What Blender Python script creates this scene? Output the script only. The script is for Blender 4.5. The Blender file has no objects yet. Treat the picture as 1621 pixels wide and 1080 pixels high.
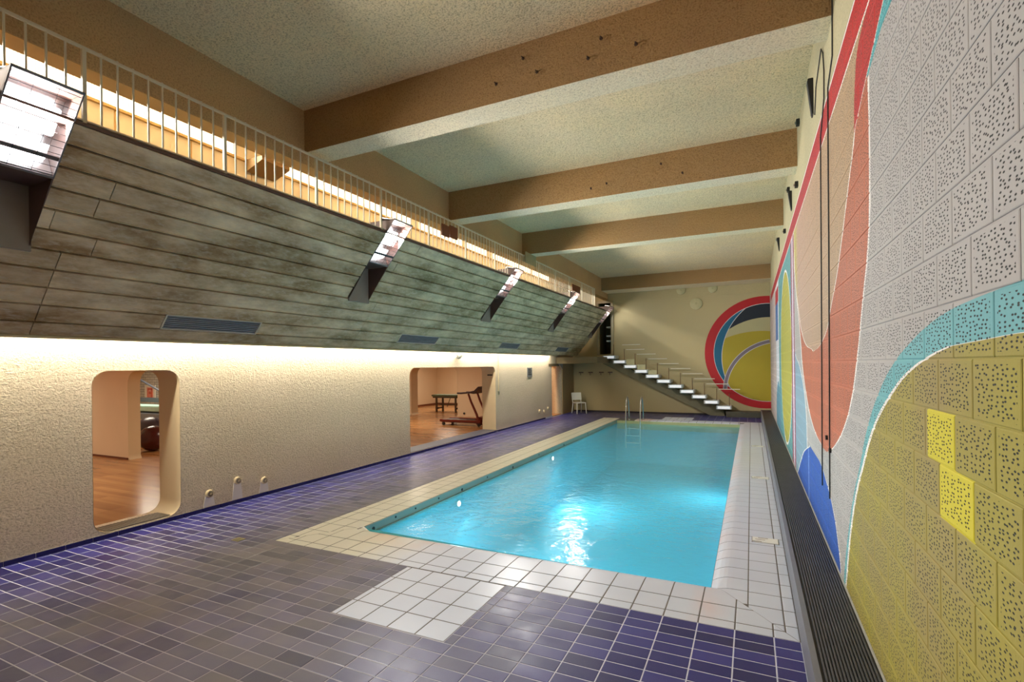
import bpy, bmesh, math, random
from mathutils import Vector, Matrix
random.seed(7)
S = bpy.context.scene
COL = S.collection
PI = math.pi

# ------------------------------------------------------------------ camera, world, exposure
YAW, ROLL, FPX, V0 = 0.4413, 0.012, 801.42, 578.79
s_, c_ = math.sin(YAW), math.cos(YAW)
cam_d = bpy.data.cameras.new('camera')
cam = bpy.data.objects.new('camera', cam_d); COL.objects.link(cam)
hv = Vector((c_, s_, 0)); zv = Vector((0, 0, 1)); fw = Vector((-s_, c_, 0))
cx = hv*math.cos(ROLL) - zv*math.sin(ROLL); cy = hv*math.sin(ROLL) + zv*math.cos(ROLL)
M = Matrix((cx, cy, -fw)).transposed().to_4x4(); M.translation = (0, 0, 2.0)
cam.matrix_world = M
cam_d.sensor_width = 36; cam_d.sensor_fit = 'HORIZONTAL'
cam_d.lens = 36*FPX/1621; cam_d.shift_y = (V0-540)/1621
cam_d.clip_start = 0.05
S.camera = cam
w = bpy.data.worlds.new('world'); S.world = w; w.use_nodes = True
w.node_tree.nodes['Background'].inputs[0].default_value = (0.6, 0.65, 0.7, 1)
w.node_tree.nodes['Background'].inputs[1].default_value = 0.05
S.view_settings.view_transform = 'Standard'; S.view_settings.look = 'None'
S.view_settings.gamma = 1; S.view_settings.use_curve_mapping = False
S.view_settings.exposure = 0.48
S.cycles.use_denoising = True
S.cycles.max_bounces = 10; S.cycles.diffuse_bounces = 6; S.cycles.glossy_bounces = 3
S.cycles.transparent_max_bounces = 8; S.cycles.sample_clamp_indirect = 6
S.cycles.caustics_reflective = False; S.cycles.caustics_refractive = False

P_FLOOD = 245      # each floodlight on the parapet, W
P_SLOT = 13        # cove light under the parapet, W per metre
P_GALLERY = 28     # luminous strip upstairs, W per metre
P_GYM = 46
P_POOL = 62

def area(name, loc, direction, sx, sy, power, color):
    d = bpy.data.lights.new(name, 'AREA'); d.shape = 'RECTANGLE'; d.size = sx; d.size_y = sy
    d.energy = power; d.color = color
    o = bpy.data.objects.new(name, d); COL.objects.link(o)
    o.location = loc
    z = -Vector(direction).normalized(); x = Vector((0, 1, 0)) if abs(z.y) < .9 else Vector((1, 0, 0))
    x = (x - z*x.dot(z)).normalized(); y = z.cross(x)            # sx runs along the hall
    o.rotation_euler = Matrix((x, y, z)).transposed().to_euler()
    return o

# ------------------------------------------------------------------ materials
class Mat:
    def __init__(self, name, rough=0.6, metal=0.0, spec=0.5):
        self.m = bpy.data.materials.new(name); self.m.use_nodes = True
        self.t = self.m.node_tree; self.n = self.t.nodes
        self.b = self.n['Principled BSDF']
        self.b.inputs['Roughness'].default_value = rough
        self.b.inputs['Metallic'].default_value = metal
        self.b.inputs['Specular IOR Level'].default_value = spec
        self._pos = None
    def pos(self):
        if not self._pos: self._pos = self.n.new('ShaderNodeNewGeometry').outputs['Position']
        return self._pos
    def xyz(self):
        s = self.n.new('ShaderNodeSeparateXYZ'); self.t.links.new(self.pos(), s.inputs[0]); return s.outputs
    def _in(self, sock, v):
        if v is None: return
        if isinstance(v, bpy.types.NodeSocket): self.t.links.new(v, sock)
        elif isinstance(v, (tuple, list)) and sock.type == 'RGBA' and len(v) == 3: sock.default_value = (*v, 1)
        else: sock.default_value = v
    def math(self, op, a, b=None, c=None, clamp=False):
        n = self.n.new('ShaderNodeMath'); n.operation = op; n.use_clamp = clamp
        self._in(n.inputs[0], a); self._in(n.inputs[1], b); self._in(n.inputs[2], c)
        return n.outputs[0]
    def mix(self, f, a, b, mode='MIX'):
        n = self.n.new('ShaderNodeMix'); n.data_type = 'RGBA'; n.blend_type = mode
        self._in(n.inputs[0], f); self._in(n.inputs[6], a); self._in(n.inputs[7], b)
        return n.outputs[2]
    def noise(self, scale, detail=4, vec=None, out='Fac', dist=0.0, rough=.5):
        n = self.n.new('ShaderNodeTexNoise'); n.inputs['Scale'].default_value = scale
        n.inputs['Detail'].default_value = detail; n.inputs['Distortion'].default_value = dist
        n.inputs['Roughness'].default_value = rough
        self.t.links.new(vec or self.pos(), n.inputs['Vector'])
        return n.outputs[out]
    def white(self, vec, out='Value'):
        n = self.n.new('ShaderNodeTexWhiteNoise'); self.t.links.new(vec, n.inputs['Vector']); return n.outputs[out]
    def comb(self, x, y, z=0.0):
        n = self.n.new('ShaderNodeCombineXYZ'); self._in(n.inputs[0], x); self._in(n.inputs[1], y); self._in(n.inputs[2], z)
        return n.outputs[0]
    def mapping(self, scale, vec=None):
        n = self.n.new('ShaderNodeMapping'); n.inputs['Scale'].default_value = scale
        self.t.links.new(vec or self.pos(), n.inputs['Vector']); return n.outputs[0]
    def rng(self, v, a, b, c=0.0, d=1.0):
        n = self.n.new('ShaderNodeMapRange'); self._in(n.inputs[0], v)
        for i, q in enumerate((a, b, c, d)): n.inputs[i+1].default_value = q
        return n.outputs[0]
    def bump(self, h, strength=0.5, dist=0.01, normal=None):
        n = self.n.new('ShaderNodeBump'); n.inputs['Strength'].default_value = strength
        n.inputs['Distance'].default_value = dist; self._in(n.inputs['Height'], h)
        if normal: self.t.links.new(normal, n.inputs['Normal'])
        self.t.links.new(n.outputs[0], self.b.inputs['Normal']); return n.outputs[0]
    def col(self, v): self._in(self.b.inputs['Base Color'], v); return self
    def rough(self, v): self._in(self.b.inputs['Roughness'], v); return self
    def emit(self, color, strength):
        self._in(self.b.inputs['Emission Color'], color); self._in(self.b.inputs['Emission Strength'], strength); return self

def sr(r, g, b):
    f = lambda v: (v/255)/12.92 if v/255 <= 0.04045 else ((v/255+0.055)/1.055)**2.4
    return (f(r), f(g), f(b))

def simple(name, color, rough=0.5, metal=0.0, var=0.12, scale=8.0, bumps=0.0, spec=0.5):
    m = Mat(name, rough, metal, spec)
    n = m.noise(scale, 3)
    dark = tuple(v*(1-var) for v in color); light = tuple(min(1, v*(1+var)) for v in color)
    m.col(m.mix(n, dark, light))
    if bumps: m.bump(m.noise(scale*6, 3), bumps, 0.004)
    return m.m

def plaster(name, c1, c2, c3, scale=60, strength=0.8, dist=0.012, stretch=(1, 1, 1), big=0.9):
    m = Mat(name, 0.85, 0, 0.25)
    v = m.mapping(stretch)
    f = m.noise(scale, 5, v, rough=.65)
    g = m.noise(big, 4, rough=.6)
    base = m.mix(m.rng(g, .35, .65), c1, c2)
    m.col(m.mix(m.rng(f, .52, .32), base, c3))
    g2 = m.noise(scale*0.35, 4, v)
    m.bump(m.math('ADD', f, m.math('MULTIPLY', g2, .8)), strength, dist)
    return m.m

M_CEIL = plaster('sprayed_ceiling', sr(250,226,180), sr(240,220,182), sr(184,162,122), 55, .9, .02)
M_SOFFIT = plaster('beam_soffit_plaster', sr(250,232,196), sr(242,228,198), sr(196,178,144), 60, .8, .018)
M_TAN = plaster('tan_sprayed_plaster', sr(172,136,90), sr(162,130,90), sr(130,100,64), 60, .8, .018)
M_WALLL = plaster('rough_left_plaster', sr(226,208,184), sr(216,200,174), sr(180,162,136), 48, .75, .02, (1, .85, 1.15), .7)
M_END = plaster('cream_end_wall_plaster', sr(190,174,132), sr(184,170,134), sr(176,162,124), 60, .15, .004, (1, 1, 1), .5)
M_REVEAL = simple('smooth_cream_plaster', sr(206,186,150), .7, 0, .05, 3)
M_CREAMBAND = plaster('cream_upper_band_paint', sr(184,174,140), sr(170,162,132), sr(156,148,120), 40, .2, .006)
M_GYMW = simple('gym_wall_paint', sr(224,202,170), .7, 0, .05, 1.5)
M_GALW = simple('gallery_wall_panel_paint', sr(226,218,196), .6, 0, .04, 2)
def grout():
    m = Mat('grout', .8); x, y, z = m.xyz()
    band = m.math('MULTIPLY', m.rng(x, -6.3, -5.2), m.rng(x, -1.2, -2.6))  # darker along the band of the tiles' painted reflection
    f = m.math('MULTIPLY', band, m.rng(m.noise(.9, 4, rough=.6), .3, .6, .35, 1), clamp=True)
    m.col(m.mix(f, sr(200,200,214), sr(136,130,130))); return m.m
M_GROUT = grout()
M_DGROUT = simple('dark_grout', sr(96,90,84), .8, 0, .15, 20)
M_STEEL = simple('brushed_steel', (.55,.55,.52), .25, 1.0, .05, 20)
M_DARK = simple('black_plastic', (.012,.012,.013), .5)
M_CABLE = simple('black_cable_rubber', (.008,.008,.009), .6)
M_WHITEP = simple('white_plastic', sr(228,228,220), .4, 0, .03)
M_RAIL = simple('cream_rail_paint', sr(214,206,184), .4, 0, .05)
M_BROWNM = simple('brown_painted_metal', sr(98,74,66), .5, 0, .15, 5)
M_SIGNB = simple('brown_sign_board', sr(120,58,24), .5, 0, .1)
M_SIGNG = simple('grey_sign_board', sr(150,142,108), .5, 0, .1)
M_PATCH = simple('pale_filler', sr(236,228,218), .8, 0, .05)
M_TANF = plaster('tan_fascia_plaster', sr(208,176,130), sr(196,166,126), sr(168,138,100), 60, .8, .018)
M_LIP = simple('beige_lip_plaster', sr(196,180,136), .7)

def concrete(name):
    m = Mat(name, .7, 0, .3)
    oi = m.n.new('ShaderNodeObjectInfo').outputs['Random']
    v = m.mapping((1, .35, 1))
    a = m.noise(3.4, 6, v, rough=.68); b = m.noise(26, 5, v, rough=.7)
    yy = m.rng(m.xyz()[1], 2.5, 9.0)
    warm = m.mix(m.rng(a, .35, .68), sr(158,128,90), sr(244,224,190))
    cool = m.mix(m.rng(a, .35, .68), sr(142,134,98), sr(236,226,190))
    c = m.mix(yy, warm, cool)
    c = m.mix(m.rng(b, .5, .72, 0, .6), c, sr(222,214,198))
    c = m.mix(m.math('MULTIPLY', m.math('SUBTRACT', oi, .5), .35, clamp=True), c, sr(210,204,190))
    c = m.mix(m.math('MULTIPLY', m.math('SUBTRACT', .5, oi), .5, clamp=True), c, sr(104,88,66))
    m.col(c); m.bump(m.math('ADD', b, m.noise(90, 3, m.mapping((1,.2,1)))), .35, .006)
    return m.m
M_CONC = concrete('board_marked_concrete')
M_CONCD = simple('dark_concrete_joint', sr(72,64,50), .8, 0, .2, 6)
M_LANDING = simple('brown_grey_concrete', sr(112,98,70), .8, 0, .15, 5)
M_STRING = simple('grey_stair_concrete', sr(126,120,94), .8, 0, .15, 5)

GX0, GS, GY0, GR = 0.3881, 0.2606, 4.1335, 0.1303
def bluetile():
    m = Mat('glazed_blue_tile', .22, 0, .5)
    x, y, z = m.xyz()
    ix = m.math('FLOOR', m.math('DIVIDE', m.math('SUBTRACT', x, GX0), GS))
    iy = m.math('FLOOR', m.math('DIVIDE', m.math('SUBTRACT', y, GY0), GR))
    wn = m.n.new('ShaderNodeTexWhiteNoise'); m.t.links.new(m.comb(ix, iy, 3.3), wn.inputs['Vector'])
    v = wn.outputs['Value']
    s = m.n.new('ShaderNodeSeparateColor'); m.t.links.new(wn.outputs['Color'], s.inputs[0])
    c = m.mix(v, sr(32,29,98), sr(56,54,132))
    c = m.mix(m.math('GREATER_THAN', s.outputs[1], .8), c, sr(34,31,92))
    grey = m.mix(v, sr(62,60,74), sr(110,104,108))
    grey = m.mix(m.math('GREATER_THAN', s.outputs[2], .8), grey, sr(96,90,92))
    # painted reflection of brown ceiling and parapet plus dirt, heaviest between wall and pool
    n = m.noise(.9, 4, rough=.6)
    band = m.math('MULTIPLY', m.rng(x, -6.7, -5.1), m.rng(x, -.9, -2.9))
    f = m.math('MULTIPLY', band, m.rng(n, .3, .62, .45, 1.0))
    # painted reflection and dirt fade beyond the front of the pool
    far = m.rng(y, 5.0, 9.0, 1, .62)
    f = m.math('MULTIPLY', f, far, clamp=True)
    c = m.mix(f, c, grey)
    sp = m.noise(120, 2)
    c = m.mix(m.rng(sp, .6, .8, 0, .12), c, sr(150,150,160))
    m.col(c); m.rough(m.rng(m.noise(5, 3), .3, .7, .32, .46))
    m.bump(m.noise(14, 2), .12, .003)
    return m.m
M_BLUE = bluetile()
def whitetile():
    m = Mat('pale_coping_tile', .3, 0, .5)
    x, y, z = m.xyz()
    n = m.noise(1.6, 3)
    c = m.mix(n, sr(192,199,214), sr(210,215,228))
    # creamier tiles towards the left side, pinkish blush along the lip
    f = m.math('MULTIPLY', m.rng(x, -3.2, -3.9), .8, clamp=True)
    c = m.mix(f, c, sr(216,208,180))
    d = m.math('MULTIPLY', m.math('MULTIPLY', m.rng(x, -.16, -.34), m.rng(x, -.5, -.4)), m.rng(m.noise(2.1, 3), .35, .7))
    c = m.mix(m.math('MULTIPLY', d, .35, clamp=True), c, sr(222,170,152))
    d2 = m.math('MULTIPLY', m.math('MULTIPLY', m.rng(y, 4.4, 4.8), m.math('MULTIPLY', m.rng(x, -2.9, -3.3), m.rng(x, -4.2, -3.9))), m.rng(m.noise(1.3, 2), .42, .6))
    c = m.mix(m.math('MULTIPLY', d2, .5, clamp=True), c, sr(218,160,120))
    m.col(c); m.bump(m.noise(10, 2), .08, .003)
    return m.m
M_WHITE = whitetile()

def curve_node(m, inp, pts, xr, yr):
    """piecewise curve through pts (x ascending); x range xr, y range yr"""
    n = m.n.new('ShaderNodeFloatCurve')
    cm = n.mapping; cu = cm.curves[0]
    pts = sorted(pts)
    q = [((x-xr[0])/(xr[1]-xr[0]), (y-yr[0])/(yr[1]-yr[0])) for x, y in pts]
    if q[0][0] > 0: q.insert(0, (0.0, q[0][1]))
    if q[-1][0] < 1: q.append((1.0, q[-1][1]))
    while len(cu.points) < len(q): cu.points.new(0.5, 0.5)
    for p, (a, b) in zip(cu.points, q): p.location = (a, max(0, min(1, b))); p.handle_type = 'AUTO_CLAMPED'
    cm.use_clip = False; cm.update()
    m.t.links.new(m.rng(inp, xr[0], xr[1]), n.inputs['Value'])
    return m.rng(n.outputs[0], 0, 1, yr[0], yr[1])

def block_holes(m, y, z):
    """dark sound-absorbing perforations in the middle of each hollow block"""
    row = m.math('FLOOR', m.math('DIVIDE', z, ZB))
    off = m.math('MULTIPLY', m.math('SUBTRACT', 1.0, m.math('MODULO', row, 2)), .5)
    fy = m.math('FRACT', m.math('ADD', m.math('DIVIDE', m.math('SUBTRACT', y, YB0), YB), off))
    fz = m.math('FRACT', m.math('DIVIDE', z, ZB))
    g = lambda v, e: m.math('MULTIPLY', m.math('GREATER_THAN', v, e), m.math('LESS_THAN', v, 1-e))
    mask = m.math('MULTIPLY', g(fy, .075), g(fz, .09))
    vo = m.n.new('ShaderNodeTexVoronoi'); vo.voronoi_dimensions = '2D'; vo.feature = 'F1'
    vo.inputs['Scale'].default_value = 31; vo.inputs['Randomness'].default_value = .7
    m.t.links.new(m.comb(y, m.math('MULTIPLY', z, 2.1)), vo.inputs['Vector'])
    hole = m.rng(vo.outputs['Distance'], .17, .25, 1, 0)
    return m.math('MULTIPLY', hole, mask)

YB, YB0, ZB = .3333, 2.463-.3333*6, .2005
def mural():
    m = Mat('mural_paint_on_blocks', .6, 0, .3)
    x, y, z = m.xyz()
    ZR, YR = (0, 5), (0, 24)
    Fz = lambda pts: curve_node(m, z, [(b, a) for a, b in pts], ZR, YR)   # Y as function of z
    Fy = lambda pts: curve_node(m, y, pts, YR, ZR)
    lt = lambda a, b: m.math('LESS_THAN', a, b)
    AND = lambda *a: a[0] if len(a) == 1 else m.math('MULTIPLY', a[0], AND(*a[1:]))
    near = lambda f, wd: lt(m.math('ABSOLUTE', m.math('SUBTRACT', y, f)), wd)
    c = m.mix(m.noise(1.2, 3), sr(158,154,151), sr(174,169,166))
    def put(mask, colr): 
        nonlocal c; c = m.mix(mask, c, colr)
    line = sr(226,220,214)
    # far panel of rings
    put(AND(lt(9.9, y), lt(y, 14.6)), sr(96,148,150))
    def ring(cy_, cz_, r, colr, extra=None):
        d = m.math('SQRT', m.math('ADD', m.math('POWER', m.math('SUBTRACT', y, cy_), 2), m.math('POWER', m.math('SUBTRACT', z, cz_), 2)))
        mk = lt(d, r); put(AND(mk, extra) if extra else mk, colr)
    ring(11.95, 2.1, 1.8, line, lt(9.9, y)); ring(11.95, 2.1, 1.75, sr(166,160,74), lt(9.9, y))
    put(AND(lt(14.6, y), lt(y, 16.2)), sr(206,206,214))
    ring(15.2, .2, 1.3, sr(96,140,160), AND(lt(14.0, y), lt(y, 17)))
    put(AND(lt(15.0, y), lt(y, 16.4), lt(z, 3.6), lt(2.6, z)), sr(78,110,160))
    put(AND(lt(14.8, y), lt(y, 16.6), lt(z, 4.0), lt(3.6, z)), sr(170,50,60))
    put(AND(lt(16.4, y), lt(z, 4.42)), sr(190,178,176))
    # steel-blue dune left of the orange drop
    steel = Fz([(9.36, 2.16), (9.29, 2.098), (8.75, 1.972), (8.13, 1.723), (7.745, 1.393), (7.60, .86), (7.58, .2)])
    put(AND(lt(z, 2.16), lt(steel, y), lt(y, 9.6)), sr(128,154,170))
    put(AND(lt(z, 2.13), near(steel, .035)), line)
    # orange drop
    oR = [(3.653, 3.72), (3.635, 3.4), (3.64, 3.1), (3.70, 2.72), (3.90, 2.366), (4.088, 2.036), (4.334, 1.724), (4.603, 1.523), (5.013, 1.328), (5.4, 1.20), (5.72, 1.13), (6.05, 1.129)]
    oL = [(6.1, 1.128), (6.5, 1.172), (7.025, 1.284), (7.719, 1.605), (8.19, 1.973), (8.40, 2.312), (9.133, 3.162), (9.50, 3.72), (9.6, 4.3)]
    fR, fL = Fz(oR + [(3.66, 4.6)]), Fz(oL)
    put(AND(lt(1.128, z), lt(fR, y), lt(y, fL)), m.mix(m.noise(2, 3), sr(168,92,66), sr(178,108,82)))
    put(AND(lt(1.14, z), lt(z, 3.7), near(fR, .02)), line); put(AND(lt(1.14, z), near(fL, .04)), line)
    # peach bowl
    pR = [(3.6, 4.14), (4.0, 3.85), (4.121, 3.522), (4.369, 3.265), (4.77, 2.868), (4.959, 2.708), (5.328, 2.479), (5.608, 2.299), (5.91, 2.217), (6.336, 2.149), (6.7, 2.117)]
    pL = [(6.8, 2.1165), (7.514, 2.205), (8.192, 2.421), (8.64, 2.742), (9.133, 3.162), (9.40, 3.772), (9.42, 4.2)]
    gR, gL = Fz(pR), Fz(pL)
    peach = m.mix(m.rng(y, 5.0, 9.0), sr(170,142,112), sr(180,148,130))
    peach = m.mix(m.rng(y, 8.7, 9.3, 0, .8), peach, sr(184,180,84))
    put(AND(lt(2.1165, z), lt(gR, y), lt(y, gL)), peach)
    put(AND(lt(2.125, z), lt(z, 4.13), near(gR, .02)), line); put(AND(lt(2.125, z), lt(z, 4.1), near(gL, .035)), line)
    # twin dark stripes
    for a, b in ((9.50, 9.68), (10.0, 10.22)): put(AND(lt(a, y), lt(y, b), lt(z, 4.2)), sr(140,64,84))
    put(AND(lt(9.68, y), lt(y, 10.0), lt(z, 4.2)), sr(200,186,200))
    # deep blue hill
    bL, bR = Fz([(7.3, .955), (7.508, .90), (8.051, .766), (8.504, .58), (8.975, .353), (9.3, .15)]), Fz([(7.25, .956), (6.9, .953), (6.376, .947), (6.005, .897), (5.681, .81), (5.394, .712), (5.201, .605), (5.083, .506), (4.9, .2)])
    bm_ = AND(lt(z, .955), lt(bR, y), lt(y, bL))
    put(bm_, sr(44,84,166)); put(AND(bm_, near(m.math('ADD', 7.45, 0.0), .04)), sr(120,150,214))
    put(AND(lt(z, .955), near(bR, .02)), line); put(AND(lt(z, .955), near(bL, .03)), line)
    # red ribbons at the top
    r2L = Fz([(4.12, 3.52), (4.118, 3.569), (4.053, 3.902), (3.921, 4.061), (3.6, 4.13), (3.0, 4.3)])
    r2R = Fz([(4.12, 3.52), (3.869, 3.659), (3.583, 3.772), (3.257, 3.903), (2.7, 4.1), (2.0, 4.3), (1.7, 4.42)])
    tb = AND(lt(1.2, y), lt(y, 3.69), lt(m.math('SUBTRACT', 3.79, m.rng(y, 3.3, 3.65, 0, .08)), z), lt(y, r2R))
    put(tb, sr(84,160,164))
    put(AND(lt(3.52, z), lt(r2R, y), lt(y, r2L)), sr(172,44,44))
    put(AND(lt(3.52, z), near(r2R, .015)), line)
    put(AND(lt(4.135, z), lt(z, 4.40), lt(y, 20)), m.mix(m.rng(y, 4, 8), sr(178,40,40), sr(168,54,62)))
    put(AND(lt(4.115, z), lt(z, 4.135)), line); put(AND(lt(4.40, z), lt(z, 4.43)), line)
    # teal arch and yellow dome
    tO = Fz([(1.0, 2.225), (1.4, 2.222), (1.777, 2.212), (2.219, 2.191), (2.466, 2.163), (2.882, 2.068), (3.139, 1.985), (3.504, 1.80), (3.821, 1.56), (4.065, 1.288), (4.25, 1.10), (4.477, .80), (4.733, .346), (4.8, .1)])
    yO = Fz([(1.0, 2.075), (1.5, 2.073), (1.971, 2.067), (2.26, 2.055), (2.518, 2.02), (2.855, 1.945), (3.105, 1.855), (3.512, 1.655), (3.738, 1.49), (3.931, 1.31), (4.08, 1.175), (4.308, .90), (4.595, .367), (4.68, .1)])
    put(AND(lt(z, 2.22), lt(y, tO)), sr(104,164,170))
    put(AND(lt(z, 2.10), lt(y, m.math('ADD', yO, .05))), line)
    ye = m.mix(m.rng(m.noise(1.1, 4), .35, .65), sr(142,126,74), sr(150,140,52))
    put(AND(lt(z, 2.07), lt(y, yO)), ye)
    b1 = AND(lt(2.295, y), lt(y, 2.60), lt(1.604, z), lt(z, 1.804)); b2 = AND(lt(2.13, y), lt(y, 2.463), lt(1.40, z), lt(z, 1.604))
    put(m.math('ADD', b1, b2, clamp=True), sr(192,180,44))
    h = block_holes(m, y, z)
    c2 = m.mix(h, c, (.012, .011, .010))
    m.col(c2)
    m.bump(m.math('SUBTRACT', m.math('MULTIPLY', m.noise(60, 3), .25), h), .6, .006)
    return m.m
M_MURAL = mural()

def ribs():
    m = Mat('ribbed_black_grate', .45, 0, .5)
    m.col(m.mix(m.noise(7, 4), (.035,.035,.042), (.085,.085,.10))); m.bump(m.noise(200, 2), .2, .002)
    return m.m
M_RIB = ribs()
M_PLS = simple('grey_plinth_side', sr(110,112,122), .5, 0, .1)

def wood(name, c1, c2, ang=False):
    m = Mat(name, .22, 0, .5)
    v = m.mapping((.8, 9, 1)) if not ang else m.mapping((9, .8, 1))
    x, y, z = m.xyz()
    i = m.math('FLOOR', m.math('MULTIPLY', y if not ang else x, 9))
    pv = m.white(m.comb(i, m.math('FLOOR', m.math('MULTIPLY', x, 1.1)), 0.0))
    c = m.mix(m.math('MULTIPLY', m.math('ADD', m.noise(1.2, 4, v), pv), .5), c1, c2)
    m.col(c); return m.m
M_WOOD = wood('gym_wood_floor', sr(140,92,54), sr(206,154,100))

def corrug():
    m = Mat('fluted_light_diffuser', .4)
    x, y, z = m.xyz()
    wv = m.math('SINE', m.math('MULTIPLY', y, 210.0))
    f = m.rng(wv, -1, 1, .35, 1.0)
    m.col((.9, .85, .7)); m.emit((1.0, .93, .76), m.math('MULTIPLY', f, 1.5))
    return m.m
M_DIFF = corrug()
def emis(name, color, st):
    m = Mat(name, .4); m.col((.8,.8,.8)); m.emit(color, st); return m.m
M_TUBE = emis('fluorescent_tube_glow', (1.0, .92, .74), 6)
M_LAMPG = emis('floodlight_glass_glow', (.95, .97, 1.0), 5)
M_POOLG = emis('pool_lamp_glow', (.85, 1.0, 1.0), 12)
M_STEPG = emis('lit_tread_edge', (.93, .97, 1.0), .35)
M_REFL = simple('polished_reflector', (.75,.75,.76), .3, 1.0, .03)

def water():
    m = Mat('pool_water', .02)
    t = m.t; n = m.n
    tr = n.new('ShaderNodeBsdfTransparent'); tr.inputs[0].default_value = (.62, .90, .95, 1)
    gl = n.new('ShaderNodeBsdfGlossy'); gl.inputs['Roughness'].default_value = .16
    gl.inputs['Color'].default_value = (.9, .95, 1, 1)
    fr = n.new('ShaderNodeFresnel'); fr.inputs[0].default_value = 1.33
    bp = n.new('ShaderNodeBump'); bp.inputs['Strength'].default_value = .5; bp.inputs['Distance'].default_value = .03
    a = m.noise(3.2, 3, m.mapping((1, .8, 1)), dist=.6); b = m.noise(11, 3, m.mapping((.7, 1.3, 1)), dist=.4)
    t.links.new(m.math('ADD', a, m.math('MULTIPLY', b, .35)), bp.inputs['Height'])
    t.links.new(bp.outputs[0], gl.inputs['Normal']); t.links.new(bp.outputs[0], fr.inputs['Normal'])
    mx = n.new('ShaderNodeMixShader')
    df = n.new('ShaderNodeBsdfDiffuse'); df.inputs[0].default_value = (.10, .52, .68, 1)
    m0 = n.new('ShaderNodeMixShader'); m0.inputs[0].default_value = .5
    t.links.new(tr.outputs[0], m0.inputs[1]); t.links.new(df.outputs[0], m0.inputs[2])
    t.links.new(fr.outputs[0], mx.inputs[0]); t.links.new(m0.outputs[0], mx.inputs[1]); t.links.new(gl.outputs[0], mx.inputs[2])
    t.links.new(mx.outputs[0], n['Material Output'].inputs['Surface'])
    return m.m
M_WATER = water()
M_BASIN = simple('turquoise_pool_lining', sr(96,206,226), .5, 0, .04, .8)
M_GUTTER = simple('grey_green_gutter_tile', sr(150,168,156), .4, 0, .06, 4)

# ------------------------------------------------------------------ mesh helpers
class MB:
    def __init__(self): self.v = []; self.f = []
    def add(self, vs, fs):
        o = len(self.v); self.v += [tuple(p) for p in vs]; self.f += [tuple(i+o for i in f) for f in fs]; return self
    def box(self, x0, x1, y0, y1, z0, z1):
        x0, x1 = min(x0,x1), max(x0,x1); y0, y1 = min(y0,y1), max(y0,y1); z0, z1 = min(z0,z1), max(z0,z1)
        vs = [(x0,y0,z0),(x1,y0,z0),(x1,y1,z0),(x0,y1,z0),(x0,y0,z1),(x1,y0,z1),(x1,y1,z1),(x0,y1,z1)]
        return self.add(vs, [(3,2,1,0),(4,5,6,7),(0,1,5,4),(1,2,6,5),(2,3,7,6),(3,0,4,7)])
    def prism(self, poly, ax, a, b):
        """poly: 2-D points; ax: extrusion axis"""
        n = len(poly)
        def P(p, t): return {'x': (t, p[0], p[1]), 'y': (p[0], t, p[1]), 'z': (p[0], p[1], t)}[ax]
        vs = [P(p, a) for p in poly] + [P(p, b) for p in poly]
        fs = [tuple(range(n))[::-1], tuple(range(n, 2*n))] + [(i, (i+1) % n, n+(i+1) % n, n+i) for i in range(n)]
        return self.add(vs, fs)
    def tube(self, pts, r, n=8, cap=True):
        pts = [Vector(p) for p in pts]; rs = r if isinstance(r, (list, tuple)) else [r]*len(pts)
        rings = []; up = Vector((0, 0, 1))
        prev = None
        for i, p in enumerate(pts):
            d = (pts[min(i+1, len(pts)-1)] - pts[max(i-1, 0)]).normalized()
            if prev is None:
                u = d.cross(up); u = u.normalized() if u.length > 1e-3 else Vector((1, 0, 0))
            else:
                u = (prev - d*prev.dot(d)); u = u.normalized() if u.length > 1e-3 else d.orthogonal().normalized()
            prev = u; v = d.cross(u)
            rings.append([p + (u*math.cos(2*PI*k/n) + v*math.sin(2*PI*k/n))*rs[i] for k in range(n)])
        vs = [q for g in rings for q in g]; fs = []
        for i in range(len(pts)-1):
            for k in range(n): fs.append((i*n+k, i*n+(k+1) % n, (i+1)*n+(k+1) % n, (i+1)*n+k))
        if cap: fs += [tuple(range(n))[::-1], tuple(range((len(pts)-1)*n, len(pts)*n))]
        return self.add(vs, fs)
    def disc(self, c, axis, r, h, n=24, r2=None):
        c = Vector(c); a = Vector(axis).normalized()
        return self.tube([c, c+a*h], [r, r2 if r2 is not None else r], n)
    def obox(self, o, ux, uy, uz):
        """box from corner o along three edge vectors"""
        o, ux, uy, uz = map(Vector, (o, ux, uy, uz))
        vs = [o, o+ux, o+ux+uy, o+uy, o+uz, o+ux+uz, o+ux+uy+uz, o+uy+uz]
        return self.add(vs, [(3,2,1,0),(4,5,6,7),(0,1,5,4),(1,2,6,5),(2,3,7,6),(3,0,4,7)])
    def mesh(self, name, m, bevel=0, smooth=False):
        me = bpy.data.meshes.new(name); me.from_pydata([tuple(p) for p in self.v], [], self.f); me.update()
        bm = bmesh.new(); bm.from_mesh(me)
        bmesh.ops.remove_doubles(bm, verts=bm.verts, dist=1e-5) if bevel else None
        bmesh.ops.recalc_face_normals(bm, faces=bm.faces)
        if bevel:
            es = [e for e in bm.edges if len(e.link_faces) == 2 and e.calc_face_angle(0) > .6]
            bmesh.ops.bevel(bm, geom=es, offset=bevel, segments=2, affect='EDGES', clamp_overlap=True)
        if smooth:
            for f in bm.faces: f.smooth = True
        bm.to_mesh(me); bm.free(); me.materials.append(m)
        if smooth: me.set_sharp_from_angle(angle=.7)
        return me
    def build(self, name, m, parent=None, bevel=0, smooth=False, kind=None):
        return link(name, self.mesh(name, m, bevel, smooth), parent, kind)

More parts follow.
